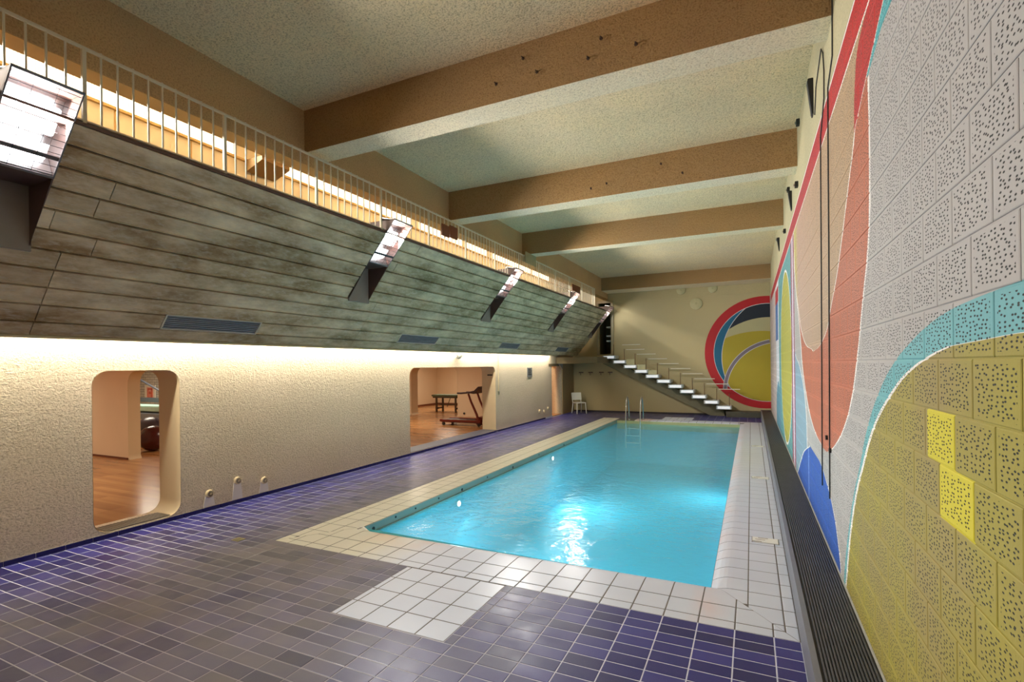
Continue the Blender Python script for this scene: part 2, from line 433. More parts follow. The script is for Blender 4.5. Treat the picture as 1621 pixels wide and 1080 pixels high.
def link(name, me, parent=None, kind=None, loc=None):
    o = bpy.data.objects.new(name, me); COL.objects.link(o)
    if parent: o.parent = parent
    if kind: o['kind'] = kind
    if loc: o.location = loc
    return o
def empty(name, label, cat, loc=(0,0,0), group=None, rz=0):
    o = bpy.data.objects.new(name, None); COL.objects.link(o); o.location = loc; o.rotation_euler.z = rz
    o['label'] = label; o['category'] = cat
    if group: o['group'] = group
    o.empty_display_size = .1
    return o
def tag(o, label, cat, group=None):
    o['label'] = label; o['category'] = cat
    if group: o['group'] = group
    return o
def copy_tree(o, parent=None):
    c = o.copy(); COL.objects.link(c)
    if parent: c.parent = parent
    for ch in list(o.children): copy_tree(ch, c)
    return c

def rrect(a0, a1, b0, b1, r, n=6, which=(1,1,1,1)):
    """rounded rectangle points; r list for corners (lo-lo, hi-lo, hi-hi, lo-hi)"""
    out = []
    for (cx_, cy_, a, k) in ((a0, b0, PI, 0), (a1, b0, 1.5*PI, 1), (a1, b1, 0, 2), (a0, b1, .5*PI, 3)):
        rr = r*which[k]
        if rr <= 0: out.append((cx_, cy_)); continue
        x = cx_ + rr*(1 if k in (0, 3) else -1); y = cy_ + rr*(1 if k in (0, 1) else -1)
        for i in range(n+1):
            t = a + .5*PI*i/n; out.append((x+rr*math.cos(t), y+rr*math.sin(t)))
    return out

def wall_with_holes(name, outer, holes, ax, a, b, m, parent=None, kind='structure'):
    """solid wall plate; outline and holes are 2-D, extruded from a to b along ax"""
    cu = bpy.data.curves.new('tmp', 'CURVE'); cu.dimensions = '2D'; cu.fill_mode = 'BOTH'; cu.extrude = abs(b-a)/2
    for poly in [outer]+holes:
        sp = cu.splines.new('POLY'); sp.points.add(len(poly)-1); sp.use_cyclic_u = True
        for p, q in zip(sp.points, poly): p.co = (q[0], q[1], 0, 1)
    o = bpy.data.objects.new('tmp', cu); COL.objects.link(o)
    dg = bpy.context.evaluated_depsgraph_get()
    me = bpy.data.meshes.new_from_object(o.evaluated_get(dg), depsgraph=dg)
    bpy.data.objects.remove(o); bpy.data.curves.remove(cu)
    mid = (a+b)/2
    for v in me.vertices:
        p, q, t = v.co
        v.co = {'x': (mid+t, p, q), 'y': (p, mid+t, q)}[ax]
    me.name = name
    bm = bmesh.new(); bm.from_mesh(me); bmesh.ops.remove_doubles(bm, verts=bm.verts, dist=1e-4)
    bmesh.ops.recalc_face_normals(bm, faces=bm.faces); bm.to_mesh(me); bm.free()
    me.materials.clear(); me.materials.append(m)
    return link(name, me, parent, kind)

def clip(poly, nx, ny, d):
    """keep nx*x+ny*y <= d"""
    out = []
    for i in range(len(poly)):
        p, q = poly[i], poly[(i+1) % len(poly)]
        a, b = nx*p[0]+ny*p[1]-d, nx*q[0]+ny*q[1]-d
        if a <= 0: out.append(p)
        if (a < 0 < b) or (b < 0 < a):
            t = a/(a-b); out.append((p[0]+t*(q[0]-p[0]), p[1]+t*(q[1]-p[1])))
    return out

# ------------------------------------------------------------------ dimensions
XL, XW, YE, YN = -6.96, 0.65, 20.9, -3.4
ZC, ZBM = 5.46, 4.895
PX0, PX1, PY0, PY1 = -4.415, -0.356, 4.9455, 18.08       # pool
CX0, CY0, CY1 = -5.027, 4.1335, 18.70                    # outer edge of coping
PLX, PLZ = 0.30, 0.25                                     # plinth
WZ = -0.115                                               # water level

# ------------------------------------------------------------------ floor with tiles
fl = MB()
fl.box(XL, XW, YN, CY0+.001, -.25, -.0018).box(XL, CX0+.001, CY0, YE, -.25, -.0018).box(CX0, XW, CY1-.001, YE, -.25, -.0018)
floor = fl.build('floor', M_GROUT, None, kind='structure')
fc = MB()
fc.box(CX0, PX0-.002, CY0, CY1, -.25, -.002).box(PX1+.17, PLX, CY0, CY1, -.25, -.002).box(PX0, PX1+.17, CY0, PY0-.17, -.25, -.002)
fc.box(PX0, PX1+.17, PY1+.17, CY1, -.25, -.002)
lip = [(d/10*.17, -.058*(1-d/10)**2-.003) for d in range(11)]         # grout bed follows the rounded nosing
fc.prism([(PX1+d, z) for d, z in lip]+[(PX1+.17, -.25), (PX1+.004, -.25)], 'y', PY0-.002, PY1+.002)
fc.prism([(PY0-d, z) for d, z in lip]+[(PY0-.17, -.25), (PY0-.004, -.25)], 'x', PX0, PX1+.002)
fc.prism([(PY1+d, z) for d, z in lip]+[(PY1+.17, -.25), (PY1+.004, -.25)], 'x', PX0, PX1+.002)
fc.box(PX1+.002, PX1+.17, PY0-.17, PY0-.002, -.25, -.08).box(PX1+.002, PX1+.17, PY1+.002, PY1+.17, -.25, -.08)
coping = fc.build('floor', M_DGROUT, None, kind='structure'); coping.name = 'floor_coping'

def tile_poly(x0, x1, y0, y1, g=.004): return [(x0+g, y0+g), (x1-g, y0+g), (x1-g, y1-g), (x0+g, y1-g)]
def tile_mesh_into(mb, poly, z1=0.0, h=.012, bev=.003):
    n = len(poly); cxm = sum(p[0] for p in poly)/n; cym = sum(p[1] for p in poly)/n
    ins = []
    for p in poly:
        dx, dy = cxm-p[0], cym-p[1]; ins.append((p[0]+(bev if dx > 0 else -bev), p[1]+(bev if dy > 0 else -bev)))
    vs = [(p[0], p[1], z1-h) for p in poly]+[(p[0], p[1], z1-bev*.6) for p in poly]+[(p[0], p[1], z1) for p in ins]
    fs = [tuple(range(2*n, 3*n))]
    for i in range(n):
        j = (i+1) % n; fs += [(i, j, n+j, n+i), (n+i, n+j, 2*n+j, 2*n+i)]
    mb.add(vs, fs)

def pixel_size(x, y, z, size):
    d = -x*s_+y*c_; r = x*c_+y*s_
    if d < .3: return 0
    u = 810.5+FPX*r/d; v = V0-FPX*(z-2)/d
    if u < -60 or u > 1690 or v < -60 or v > 1150: return 0
    return size*FPX/d

PAD = (-3.13, -2.04, 3.10, 4.1335)      # pale pad let into the blue tiles
PADF = (-2.93, -1.90, 18.70, 19.62)     # the same at the far end
blue = []
i0 = int((XL-GX0)/GS)-1
for i in range(i0, 2):
    xa = GX0+i*GS; xb = xa+GS
    for j in range(-45, 133):
        ya = GY0+j*GR; yb = ya+GR
        if yb < -1.7 or ya > YE: continue
        ym = (ya+yb)/2
        segs = [(max(xa, XL+.012), min(xb, PLX))]
        def cut(segs, a, b):
            o = []
            for p, q in segs:
                if q <= a or p >= b: o.append((p, q)); continue
                if p < a: o.append((p, a))
                if q > b: o.append((b, q))
            return o
        if CY0 < ym < CY1: segs = cut(segs, CX0, PLX+1)
        for P_ in (PAD, PADF):
            if P_[2] < ym < P_[3]: segs = cut(segs, P_[0], P_[1])
        for p, q in segs:
            if q-p > .03: blue.append((p, q, ya, min(yb, YE)))
blue.sort(key=lambda t: -pixel_size((t[0]+t[1])/2, (t[2]+t[3])/2, 0, 1) )
std = {}
rest = MB()
for k, (p, q, ya, yb) in enumerate(blue):
    if k < 300:
        key = (round(q-p, 3), round(yb-ya, 3))
        if key not in std:
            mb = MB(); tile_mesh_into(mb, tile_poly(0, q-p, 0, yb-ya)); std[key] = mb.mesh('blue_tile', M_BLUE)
        link('tile', std[key], floor, loc=(p, ya, 0))
    else: tile_mesh_into(rest, tile_poly(p, q, ya, yb))
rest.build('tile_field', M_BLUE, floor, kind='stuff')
def pad(P_, nx, ny, xs, ys):
    for a in range(len(xs)-1):
        for b in range(len(ys)-1):
            mb = MB(); tile_mesh_into(mb, tile_poly(xs[a], xs[a+1], ys[b], ys[b+1])); mb.build('pale_tile', M_WHITE, floor)
for P_ in (PAD, PADF): MB().box(P_[0]+.002, P_[1]-.002, P_[2]+.002, P_[3]-.001, -.01, -.0012).build('joint_bed', M_DGROUT, floor)
pad(PAD, 4, 4, [-3.13, -3.075, -2.82, -2.56, -2.30, -2.04], [3.10, 3.355, 3.61, 3.865, 4.1235])
pad(PADF, 4, 4, [-2.93, -2.68, -2.42, -2.16, -1.90], [18.70, 18.95, 19.2, 19.45, 19.62])
MB().box(PAD[0], PAD[1]+.01, 4.125, 4.131, -.01, .0).build('joint_strip', M_DGROUT, floor)

# coping tiles (nosing curves down to the water on three sides)
NOSE = .17
def edge_z(x, y):
    d = min(max(y_, 0) for y_ in (PY0-y if y < PY0+.001 else 9, x-PX1 if x > PX1-.001 else 9, y-PY1 if y > PY1-.001 else 9))
    # distance to lip
    dd = 9
    if y <= PY0 and PX0 <= x <= PX1: dd = PY0-y
    elif x >= PX1 and PY0 <= y <= PY1: dd = x-PX1
    elif y >= PY1 and PX0 <= x <= PX1: dd = y-PY1
    elif x > PX1 and y < PY0: dd = max(x-PX1, PY0-y)
    elif x > PX1 and y > PY1: dd = max(x-PX1, y-PY1)
    return 0 if dd > NOSE else -.058*(1-dd/NOSE)**2
cop = []
def ctile(poly, dirn):
    """dirn: (nx, ny, d0) tile is banded along this direction at distances from the lip"""
    if len(poly) < 3: return
    ar = abs(sum(poly[i][0]*poly[(i+1) % len(poly)][1]-poly[(i+1) % len(poly)][0]*poly[i][1] for i in range(len(poly))))/2
    if ar < .0008: return
    cop.append((poly, dirn))
XS_R = [PX1, -.045, .21, PLX]; YS_F = [CY0, 4.253, 4.513, PY0]
XS_L = [CX0, -4.905, -4.655, PX0]; YS_B = [PY1, 18.44, 18.70]
dgl = (CY0-PY0)/(PLX-PX1)     # mitre slope at the near right corner
k0 = GX0-GS*30
for i in range(40):                                             # near row
    xa, xb = GX0-GS*(i+1), GX0-GS*i
    for a in range(3):
        p = tile_poly(max(xa, CX0), min(xb, PLX), YS_F[a], YS_F[a+1], .0052)
        if xb <= CX0+.01: continue
        p = clip(p, -dgl, 1, PY0-dgl*PX1-.004) if xb > PX1 else p      # below the mitre
        if xa < PX0:                                             # left corner mitre
            sl = (PY0-CY0)/(PX0-CX0); p = clip(p, -sl, 1, CY0-sl*CX0-.004)
        ctile(p, (0, 1))
for j in range(58):                                             # right side
    ya, yb = PY0-.075+.2606*(j-4), PY0-.075+.2606*(j-3)
    for a in range(3):
        if ya > CY1: continue
        p = tile_poly(XS_R[a], XS_R[a+1], max(ya, CY0), min(yb, CY1), .0052)
        if yb < CY0+.02: continue
        if ya < PY0: p = clip(p, dgl, -1, -(PY0-dgl*PX1)-.004)
        ctile(p, (1, 0))
for j in range(58):                                             # left side
    ya, yb = PY0-.075+.2606*(j-4), PY0-.075+.2606*(j-3)
    for a in range(3):
        if ya > CY1 or yb < CY0+.02: continue
        p = tile_poly(XS_L[a], XS_L[a+1], max(ya, CY0), min(yb, CY1), .0052)
        if ya < PY0:
            sl = (PY0-CY0)/(PX0-CX0); p = clip(p, sl, -1, -(CY0-sl*CX0)-.004)
        ctile(p, (2, 0))
for i in range(16):                                             # far side
    xa, xb = GX0-GS*(i+1), GX0-GS*i
    for a in range(2):
        if xb < PX0 or xa > PX1: continue
        ctile(tile_poly(max(xa, PX0), min(xb, PX1), YS_B[a], YS_B[a+1], .0052), (0, -1))
def cop_into(mb, poly, d):
    flat = d[0] == 2
    if not flat:
        bands = [0, .03, .06, .10, .135, NOSE]
        pieces = []
        for k in range(len(bands)):
            lo, hi = bands[k], (bands[k+1] if k+1 < len(bands) else 9)
            p = poly
            if d == (0, 1): p = clip(p, 0, 1, PY0-lo); p = clip(p, 0, -1, -(PY0-hi)) if p else p
            elif d == (1, 0): p = clip(p, -1, 0, -(PX1+lo)); p = clip(p, 1, 0, PX1+hi) if p else p
            else: p = clip(p, 0, -1, -(PY1+lo)); p = clip(p, 0, 1, PY1+hi) if p else p
            if len(p) > 2: pieces.append(p)
    else: pieces = [poly]
    if len(pieces) == 1: tile_mesh_into(mb, pieces[0]); return
    for p in pieces:
        n = len(p); zs = [edge_z(*q) for q in p]
        mb.add([(q[0], q[1], z) for q, z in zip(p, zs)]+[(q[0], q[1], z-.02) for q, z in zip(p, zs)],
               [tuple(range(n))]+[(i, (i+1) % n, n+(i+1) % n, n+i) for i in range(n)])
cop.sort(key=lambda t: -pixel_size(sum(p[0] for p in t[0])/len(t[0]), sum(p[1] for p in t[0])/len(t[0]), 0, 1))
rest = MB()
for k, (poly, d) in enumerate(cop):
    if k < 300:
        mb = MB(); cop_into(mb, poly, d); mb.build('tile', M_WHITE, coping)
    else: cop_into(rest, poly, d)
rest.build('tile_field', M_WHITE, coping, kind='stuff')

# baseboard tiles along the left wall and end wall
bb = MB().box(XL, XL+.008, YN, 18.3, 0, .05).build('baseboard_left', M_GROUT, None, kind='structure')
me_bb = MB().box(0, .014, .003, GS-.003, 0, .05).mesh('baseboard_tile', simple('dark_blue_glazed_tile', sr(26,24,88), .25))
j = -6
while GY0+j*GS < 18.2:
    y = GY0-2.45*GS+j*GS
    if y > -1 and y+GS < 18.3: link('tile', me_bb, bb, loc=(XL+.004, y, 0.001))
    j += 1
be = MB().box(XL, -1.1, YE-.012, YE-.002, 0, .06).build('baseboard_far', simple('dark_far_skirting', sr(40,32,40), .4), None, kind='structure')

# ------------------------------------------------------------------ pool
pb = MB()
D = -1.5
pb.add([(PX0,PY0,D),(PX1,PY0,D),(PX1,PY1,D),(PX0,PY1,D),(PX0,PY0,-.02),(PX1,PY0,-.06),(PX1,PY1,-.06),(PX0,PY1,-.02)],
       [(0,1,2,3),(0,4,5,1),(1,5,6,2),(2,6,7,3),(3,7,4,0)])
pb.build('pool_basin', M_BASIN, None, kind='structure')
wt = MB().add([(PX0+.001,PY0+.001,WZ),(PX1-.001,PY0+.001,WZ),(PX1-.001,PY1-.001,WZ),(PX0+.001,PY1-.001,WZ)], [(0,1,2,3)])
wt.build('pool_water', M_WATER, None, kind='structure')
gut = MB().box(PX0, PX0+.012, PY0, PY1, WZ-.03, -.004).box(PX0+.012, PX0+.03, PY0, PY1, WZ-.03, WZ+.012)
g = gut.build('overflow_edge', M_GUTTER, None, kind='structure')
for y in [5.1, 5.55, 6.0, 6.6, 7.3, 8.2, 9.3, 10.7, 12.4, 14.5]:
    big = y in (5.1, 7.3, 9.3, 12.4)
    MB().disc((PX0+.010, y, -.045 if not big else -.07), (1,0,0), .014 if not big else .024, .010, 10).build('overflow_outlet', M_DARK, g)
fe = MB().box(PX0+.03, PX1, PY1-.012, PY1-.002, WZ-.2, -.02).build('pool_far_tile_band', simple('sand_waterline_tile', sr(190,184,130), .5), None, kind='structure')
for k, y in enumerate((7.17, 11.54)):
    e = empty('underwater_lamp', ('round white underwater lamp nearest the front pool corner' if k == 0 else 'small white underwater lamp halfway along the pool side'), 'lamp', (PX0+.012, y, -.27))
    MB().disc((0,0,0), (1,0,0), .06, .02, 20).build('rim', M_STEEL, e)
    MB().disc((.021,0,0), (1,0,0), .046, .01, 20, .036).build('lens', M_POOLG, e)
    area('underwater_or_added_light', (PX0+.06, y, -.45), (1, .12, -.22), .5, .3, P_POOL, (.78, .97, 1.0))
area('underwater_or_added_light', (PX1-.06, 14.0, -.45), (-1, -.1, -.2), .5, .3, P_POOL*.7, (.78, .97, 1.0))  # added light on the unseen right pool wall, no lamp fixture there
area('underwater_or_added_light', (-2.4, PY0+.06, -.5), (0, 1, -.2), .6, .3, P_POOL*.9, (.78, .97, 1.0))  # likewise added under the near pool edge to brighten the basin

# ------------------------------------------------------------------ left wall with its three openings
T = .46
outer = [(YN, -.2), (YE+.2, -.2), (YE+.2, 2.95), (YN, 2.95)]
h1 = rrect(3.244, 4.252, .062, 1.995, .17)
h2 = rrect(9.32, 13.56, .062, 1.975, .19, which=(0,0,1,1))
h3 = [(18.30, .0), (19.42, .0), (19.42, 1.95), (18.30, 1.95)]
wall_with_holes('wall_left', outer, [h1, h2, h3], 'x', XL-T, XL, M_WALLL)
def lining(name, poly, t0, t1, m, off=.004):
    """thin smooth plaster lining of an opening"""
    n = len(poly); cyy = sum(p[0] for p in poly)/n; czz = sum(p[1] for p in poly)/n
    inn = [(p[0]+off*(1 if p[0] < cyy else -1), p[1]+off*(1 if p[1] < czz else -1)) for p in poly]
    vs = [(t0, *p) for p in inn]+[(t1, *p) for p in inn]
    lo = min(p[1] for p in poly)
    return MB().add(vs, [(i, (i+1) % n, n+(i+1) % n, n+i) for i in range(n) if poly[i][1] > lo+.002 or poly[(i+1) % n][1] > lo+.002]).build(name, m, None, smooth=True, kind='structure')
lining('door_1', h1, XL-T-.001, XL+.001, M_REVEAL); lining('door_2', h2, XL-T-.001, XL+.001, M_REVEAL)
# threshold mats of perforated grey metal
tm = MB().box(XL-.30, XL-.02, 3.38, 4.12, .0665, .078)
for k in range(18): tm.box(XL-.29, XL-.03, 3.395+k*.04, 3.41+k*.04, .078, .082)
tag(tm.build('threshold_grate', simple('grey_perforated_metal', sr(112,104,92), .4, .3, .1, 40)), 'grey perforated grate on the sill of the narrow rounded opening', 'grate')

tag(MB().box(XL-T, XL-.002, 9.33, 13.55, .0625, .068).build('threshold_mat', simple('dark_blue_grey_rubber', sr(84,86,100), .5, 0, .15, 20)), 'long dark rubber threshold in the wide opening', 'mat')
# near wall, far wall, right wall
MB().box(XL-T, XW+.3, YN-.2, YN, -.2, 5.7).build('wall_near', M_CREAMBAND, None, kind='structure')
endo = [(-6.96, -.2), (XW+.2, -.2), (XW+.2, 5.7), (-6.96, 5.7)]
eh = [(-5.80, 2.42), (-5.27, 2.42), (-5.27, 4.60), (-5.80, 4.60)]
wall_with_holes('wall_far', endo, [eh], 'y', YE, YE+.2, M_END)
MB().box(-6.96, -3.5, YE-.010, YE, 4.62, 5.1).box(-3.5, XW, YE-.010, YE, 4.605, 5.1).build('trim_1', M_END, None, kind='structure')

# round painted mural on the far wall: flat paint, built as thin coats
paint = {k: simple('mural_'+k, v, .6, 0, .05, 2) for k, v in dict(red=sr(176,14,26), teal=sr(8,92,126), navy=sr(10,24,40), olive=sr(168,150,34), line=sr(200,196,200), cream=sr(176,168,126), mauve=sr(120,108,120)).items()}
CXm, CZm, RM = .46, 2.38, 2.08
mur = MB()
def arc_region(outer_c, outer_r, cuts=(), n=72):
    poly = [(outer_c[0]+outer_r*math.cos(2*PI*i/n), outer_c[1]+outer_r*math.sin(2*PI*i/n)) for i in range(n)]
    poly = clip(poly, 1, 0, XW)
    return poly
def coat(poly, lvl, m, name, parent):
    y = YE-.003-.0012*lvl
    return MB().prism(poly, 'y', y, YE-.001).build(name, m, parent)
mr = empty('wall_mural', 'round red, blue and olive painted ring mural on the far wall', 'mural', (0, 0, 0))
coat(arc_region((CXm, CZm), RM), 0, paint['red'], 'red_ring', mr)
R1 = 1.80
coat(arc_region((CXm+.06, CZm-.01), R1+.02), 1, paint['line'], 'outline', mr)
coat(arc_region((CXm+.06, CZm-.01), R1), 2, paint['teal'], 'teal_crescent', mr)
def lens(polyA, c, r):
    out = polyA; n = 90
    for i in range(n):
        a = 2*PI*i/n; nx, ny = math.cos(a), math.sin(a)
        out = clip(out, nx, ny, nx*c[0]+ny*c[1]+r)
        if not out: break
    return out
big = arc_region((CXm+.06, CZm-.01), R1)
inner = lens(big, (1.42, 2.20), 2.42)
inner_l = lens(big, (1.42, 2.20), 2.44)
coat(inner_l, 3, paint['line'], 'outline', mr)
coat(inner, 4, paint['navy'], 'navy_field', mr)
cre = lens(inner, (.55, 1.35), 2.32); coat(cre, 5, paint['cream'], 'cream_crescent', mr)
oli = lens(inner, (.30, .05), 3.12); oli = lens(oli, (.55, 1.35), 2.31); coat(oli, 6, paint['olive'], 'olive_field', mr)
def arc_band(c, r0, r1, a0, a1, n=30):
    p = [(c[0]+r1*math.cos(a0+(a1-a0)*i/n), c[1]+r1*math.sin(a0+(a1-a0)*i/n)) for i in range(n+1)]
    return p, [(c[0]+r0*math.cos(a0+(a1-a0)*i/n), c[1]+r0*math.sin(a0+(a1-a0)*i/n)) for i in range(n+1)]
def band(c, r0, r1, a0, a1, lvl, m, name):
    o_, i_ = arc_band(c, r0, r1, a0, a1); y = YE-.003-.0012*lvl
    n = len(o_); vs = [(p[0], y, p[1]) for p in o_]+[(p[0], y, p[1]) for p in i_]
    MB().add(vs, [(k, k+1, n+k+1, n+k) for k in range(n-1)]).build(name, m, mr)
band((.95, .95), 1.78, 1.93, math.radians(100), math.radians(178), 7, paint['line'], 'outline')
band((.95, .95), 1.80, 1.91, math.radians(100), math.radians(178), 8, paint['mauve'], 'mauve_arc')

# right wall: backing, block courses, plain band above
MB().box(XW+.0045, XW+.35, YN, YE+.2, -.2, 5.7).build('wall_right', M_MURAL, None, kind='structure')
WR = bpy.data.objects['wall_right']
MB().box(XW-.0, XW+.03, YN, YE, 4.43, 5.7).build('cream_band', M_CREAMBAND, WR)
blocks = []
for r in range(1, 23):
    za, zb = r*ZB, (r+1)*ZB
    if za > 4.42: continue
    zb = min(zb, 4.43)
    for q in range(-11, 64):
        ya = YB0+YB*q-(0 if r % 2 else .5*YB)
        if ya+YB < YN+.3 or ya > YE-.02: continue
        blocks.append((max(ya, YN), min(ya+YB, YE), za, zb))
def px_block(t):
    y, z = (t[0]+t[1])/2, (t[2]+t[3])/2
    a = pixel_size(XW, y, z, 1)
    return a
blocks.sort(key=lambda t: -px_block(t))
def block_into(mb, y0, y1, z0, z1, o=(0,0)):
    g, b, d = .003, .004, .010
    q = lambda y, z, x: (XW+x, y, z)
    r0 = [(y0+g, z0+g), (y1-g, z0+g), (y1-g, z1-g), (y0+g, z1-g)]
    r1 = [(y0+g+b, z0+g+b), (y1-g-b, z0+g+b), (y1-g-b, z1-g-b), (y0+g+b, z1-g-b)]
    vs = [q(y, z, d) for y, z in r0]+[q(y, z, .002) for y, z in r0]+[q(y, z, 0) for y, z in r1]
    fs = [(8, 9, 10, 11)]
    for i in range(4):
        j = (i+1) % 4; fs += [(i, j, 4+j, 4+i), (4+i, 4+j, 8+j, 8+i)]
    mb.add(vs, fs)
rest = MB(); cache = {}
for k, t in enumerate(blocks):
    if k < 300:
        key = (round(t[1]-t[0], 3), round(t[3]-t[2], 3))
        if key not in cache:
            mb = MB(); block_into(mb, 0, t[1]-t[0], 0, t[3]-t[2]); cache[key] = mb.mesh('perforated_block', M_MURAL)
        link('block', cache[key], WR, loc=(0, t[0], t[2]))
    else: block_into(rest, *t)
rest.build('block_field', M_MURAL, WR, kind='stuff')

# plinth with a ribbed top along the right wall
pl = MB().box(PLX, XW+.03, YN, YE-.01, 0, PLZ-.02).box(PLX, PLX+.035, YN, YE-.01, PLZ-.02, PLZ)
pl = pl.build('trim_2', M_PLS, None, kind='structure')
rb = MB()
nr = 15
for k in range(nr):
    x = PLX+.052+k*(XW-PLX-.07)/nr
    rb.prism([(x, PLZ-.02), (x+.013, PLZ-.02), (x+.011, PLZ-.002), (x+.002, PLZ-.002)], 'y', YN, YE-.02)
rb.build('ribbed_grate', M_RIB, pl)
MB().box(PLX+.036, XW-.005, YN, YE-.02, PLZ-.0199, PLZ-.013).build('grate_bed', simple('black_grate_bed', (.02,.02,.022), .6, 0, .3), pl)
MB().box(XW-.012, XW-.002, YN, YE-.02, PLZ-.02, PLZ+.004).build('edge_bead', simple('pale_sealant', sr(170,168,160), .5), pl)
MB().box(-.86, PLX, YE-.62, YE-.01, 0, .2).build('trim_3', simple('dark_far_ledge', sr(84,82,70), .6, 0, .2), None, kind='structure')

# ------------------------------------------------------------------ ceiling and beams
MB().box(XL-T, XW+.3, YN-.2, YE+.2, ZC, ZC+.25).build('ceiling', M_CEIL, None, kind='structure')
def beam(y0, y1, zb, name='ceiling_beam'):
    r = bpy.data.objects.new(name, None); COL.objects.link(r)
    o = MB().box(-5.41, XW+.0, y0, y1, zb+.004, ZC).build(name, M_TAN, None, kind='structure')
    COL.objects.unlink(r); bpy.data.objects.remove(r)
    MB().box(-5.41, XW+.0, y0+.004, y1, zb, zb+.0045).build('soffit', M_SOFFIT, o)
    return o
beams = [beam(y, y+.37, ZBM) for y in (1.40, 4.98, 8.577, 12.135)]
beam(19.9, YE-.011, 4.95)
fa = MB().box(-5.66, -5.40, YN, YE, 4.742, ZC).build('gallery_fascia', M_TANF, None, kind='structure')
MB().box(-5.655, -5.405, YN, YE-.01, 4.737, 4.7425).build('soffit', simple('beige_fascia_soffit', sr(206,172,116), .8, 0, .05), fa)

# gallery room behind the parapet
MB().box(XL-.02, XL+.0, YN, YE, 2.95, ZC).build('wall_gallery', M_GALW, None, kind='structure')
gf = MB().box(XL, -6.02, YN, 19.6, 3.42, 3.55).build('floor_gallery', M_LANDING, None, kind='structure')
MB().box(XL, XL+.05, YN, YE, 5.155, 5.185).build('trim_4', simple('cove_ledge_paint', sr(190,160,104), .6), None, kind='structure')
segs = [(-3.2, -.6), (-.4, 1.3), (1.45, 5.05), (5.95, 9.4), (9.75, 11.6), (11.9, 13.0), (13.5, 16.2), (16.5, 18.0)]
for k, (a, b) in enumerate(segs):
    o = MB()
    n = max(2, int((b-a)/.03)); vs = []; 
    o.box(XL+.004, XL+.05, a, b, 5.19, 5.40)
    lab = ['', '', 'long bright fluted light panel on gallery wall nearest the camera, behind first floodlight',
           'long glowing fluted light panel on gallery wall between first two ceiling beams', 'glowing fluted gallery light panel above the brown railing plate near the middle',
           'short glowing gallery light panel just beyond the larger brown railing plate', 'dim fluted gallery light panel behind the grey railing plate', 'last small gallery light panel near the far wall'][k]
    if k < 2: lab = ['gallery light panel behind the camera', 'gallery light panel level with the camera, out of the picture'][k]
    o = tag(o.build('gallery_lamp', M_DIFF), lab, 'light', 'luminous panels on the gallery wall')
    L = b-a
    area('gallery_light', (XL+.13, (a+b)/2, 5.29), (1, 0, -.35), L, .16, P_GALLERY*L, (1.0, .94, .84))
br = MB().prism([(XL+.05, 5.0), (XL+.4, 5.12), (XL+.4, 5.18), (XL+.05, 5.18)], 'y', 5.25, 5.75)
tag(br.build('wooden_bracket', simple('dark_brown_wood', sr(120,90,44), .6)), 'dark brown bracket between two gallery light panels', 'bracket')
pj = MB()
for k in range(26):
    y = -3+k*.93; pj.box(XL+.0, XL+.006, y, y+.012, 3.6, 5.155)
pj.build('wall_panel_joints', simple('panel_joint_shadow_line', sr(176,140,80), .7), bpy.data.objects['wall_gallery'])

# ------------------------------------------------------------------ sloping parapet of board-marked concrete
A = math.radians(50)
dX, dZ = -math.cos(A), -math.sin(A); nX, nZ = math.sin(A), -math.cos(A)
def Q(t, n=0.0): return (-5.2+dX*t+nX*n, 4.12+dZ*t+nZ*n)
W0, NR = .2115, 11
TEND = 2.285
YP1 = 20.55
LAMP_Y = [(1.85, 2.32), (6.40, 6.88), (10.93, 11.42), (15.48, 15.96), (19.98, 20.45)]
GR_Y = [(3.77, 5.10), (8.35, 9.74), (12.95, 14.25), (17.55, 18.85)]
def slab_pts(t0, t1, n0, n1): return [Q(t0, n0), Q(t1, n0), Q(t1, n1), Q(t0, n1)]
par = MB().prism(slab_pts(6*W0, TEND, -.09, -.03), 'y', YN, YP1)
edges = [YN]+[v for ab in LAMP_Y for v in ab]+[YP1]
for a, b in zip(edges[0::2], edges[1::2]):
    par.prism([Q(0, -.03), Q(6*W0, -.03), Q(6*W0, -.16), (-6.1, 3.5), (-6.1, 3.4), (-5.45, 4.12)], 'y', a, b) if False else par.prism(slab_pts(0, 6*W0, -.16, -.03), 'y', a, b)
par = par.build('gallery_parapet', M_CONCD, None, kind='structure')
MB().box(-5.42, -5.19, YN, YP1, 4.12, 4.145).build('coping_strip', M_BROWNM, par)
def boards():
    for r in range(NR):
        t0, t1 = r*W0, min((r+1)*W0, TEND)
        base = [2.57+4.57*k for k in range(-2, 5)] if r % 2 or r > 6 else [2.57+4.57*k for k in range(-2, 5)]
        cuts = [YN]+[b+(0 if r > 5 else random.uniform(-.5, .6)) for b in base if YN+.3 < b < YP1-.3]+[YP1]
        spans = list(zip(cuts[:-1], cuts[1:]))
        holes = LAMP_Y if r < 6 else (GR_Y if r == 9 else [])
        out = []
        for a, b in spans:
            cur = [(a, b)]
            for h in holes:
                nxt = []
                for p, q in cur:
                    if q <= h[0] or p >= h[1]: nxt.append((p, q)); continue
                    if p < h[0]: nxt.append((p, h[0]))
                    if q > h[1]: nxt.append((h[1], q))
                cur = nxt
            out += cur
        for a, b in out:
            if b-a < .04: continue
            m_ = MB(); j0 = random.uniform(-.002, .003)
            # board face with a small raised ridge along its lower joint
            poly = [Q(t0+.006, -.03), Q(t0+.010, j0), Q(t1-.030, j0), Q(t1-.024, .008), Q(t1-.016, .008), Q(t1-.012, j0), Q(t1-.006, -.03)]
            ya, yb = a+.004, b-.004
            m_.prism(poly, 'y', ya, yb).build('board', M_CONC, par)
boards()
MB().prism([Q(TEND, .0), Q(TEND, -.07), Q(TEND+.035, -.07), Q(TEND+.035, .0)], 'y', YN, 18.15).build('lip', M_LIP, par)

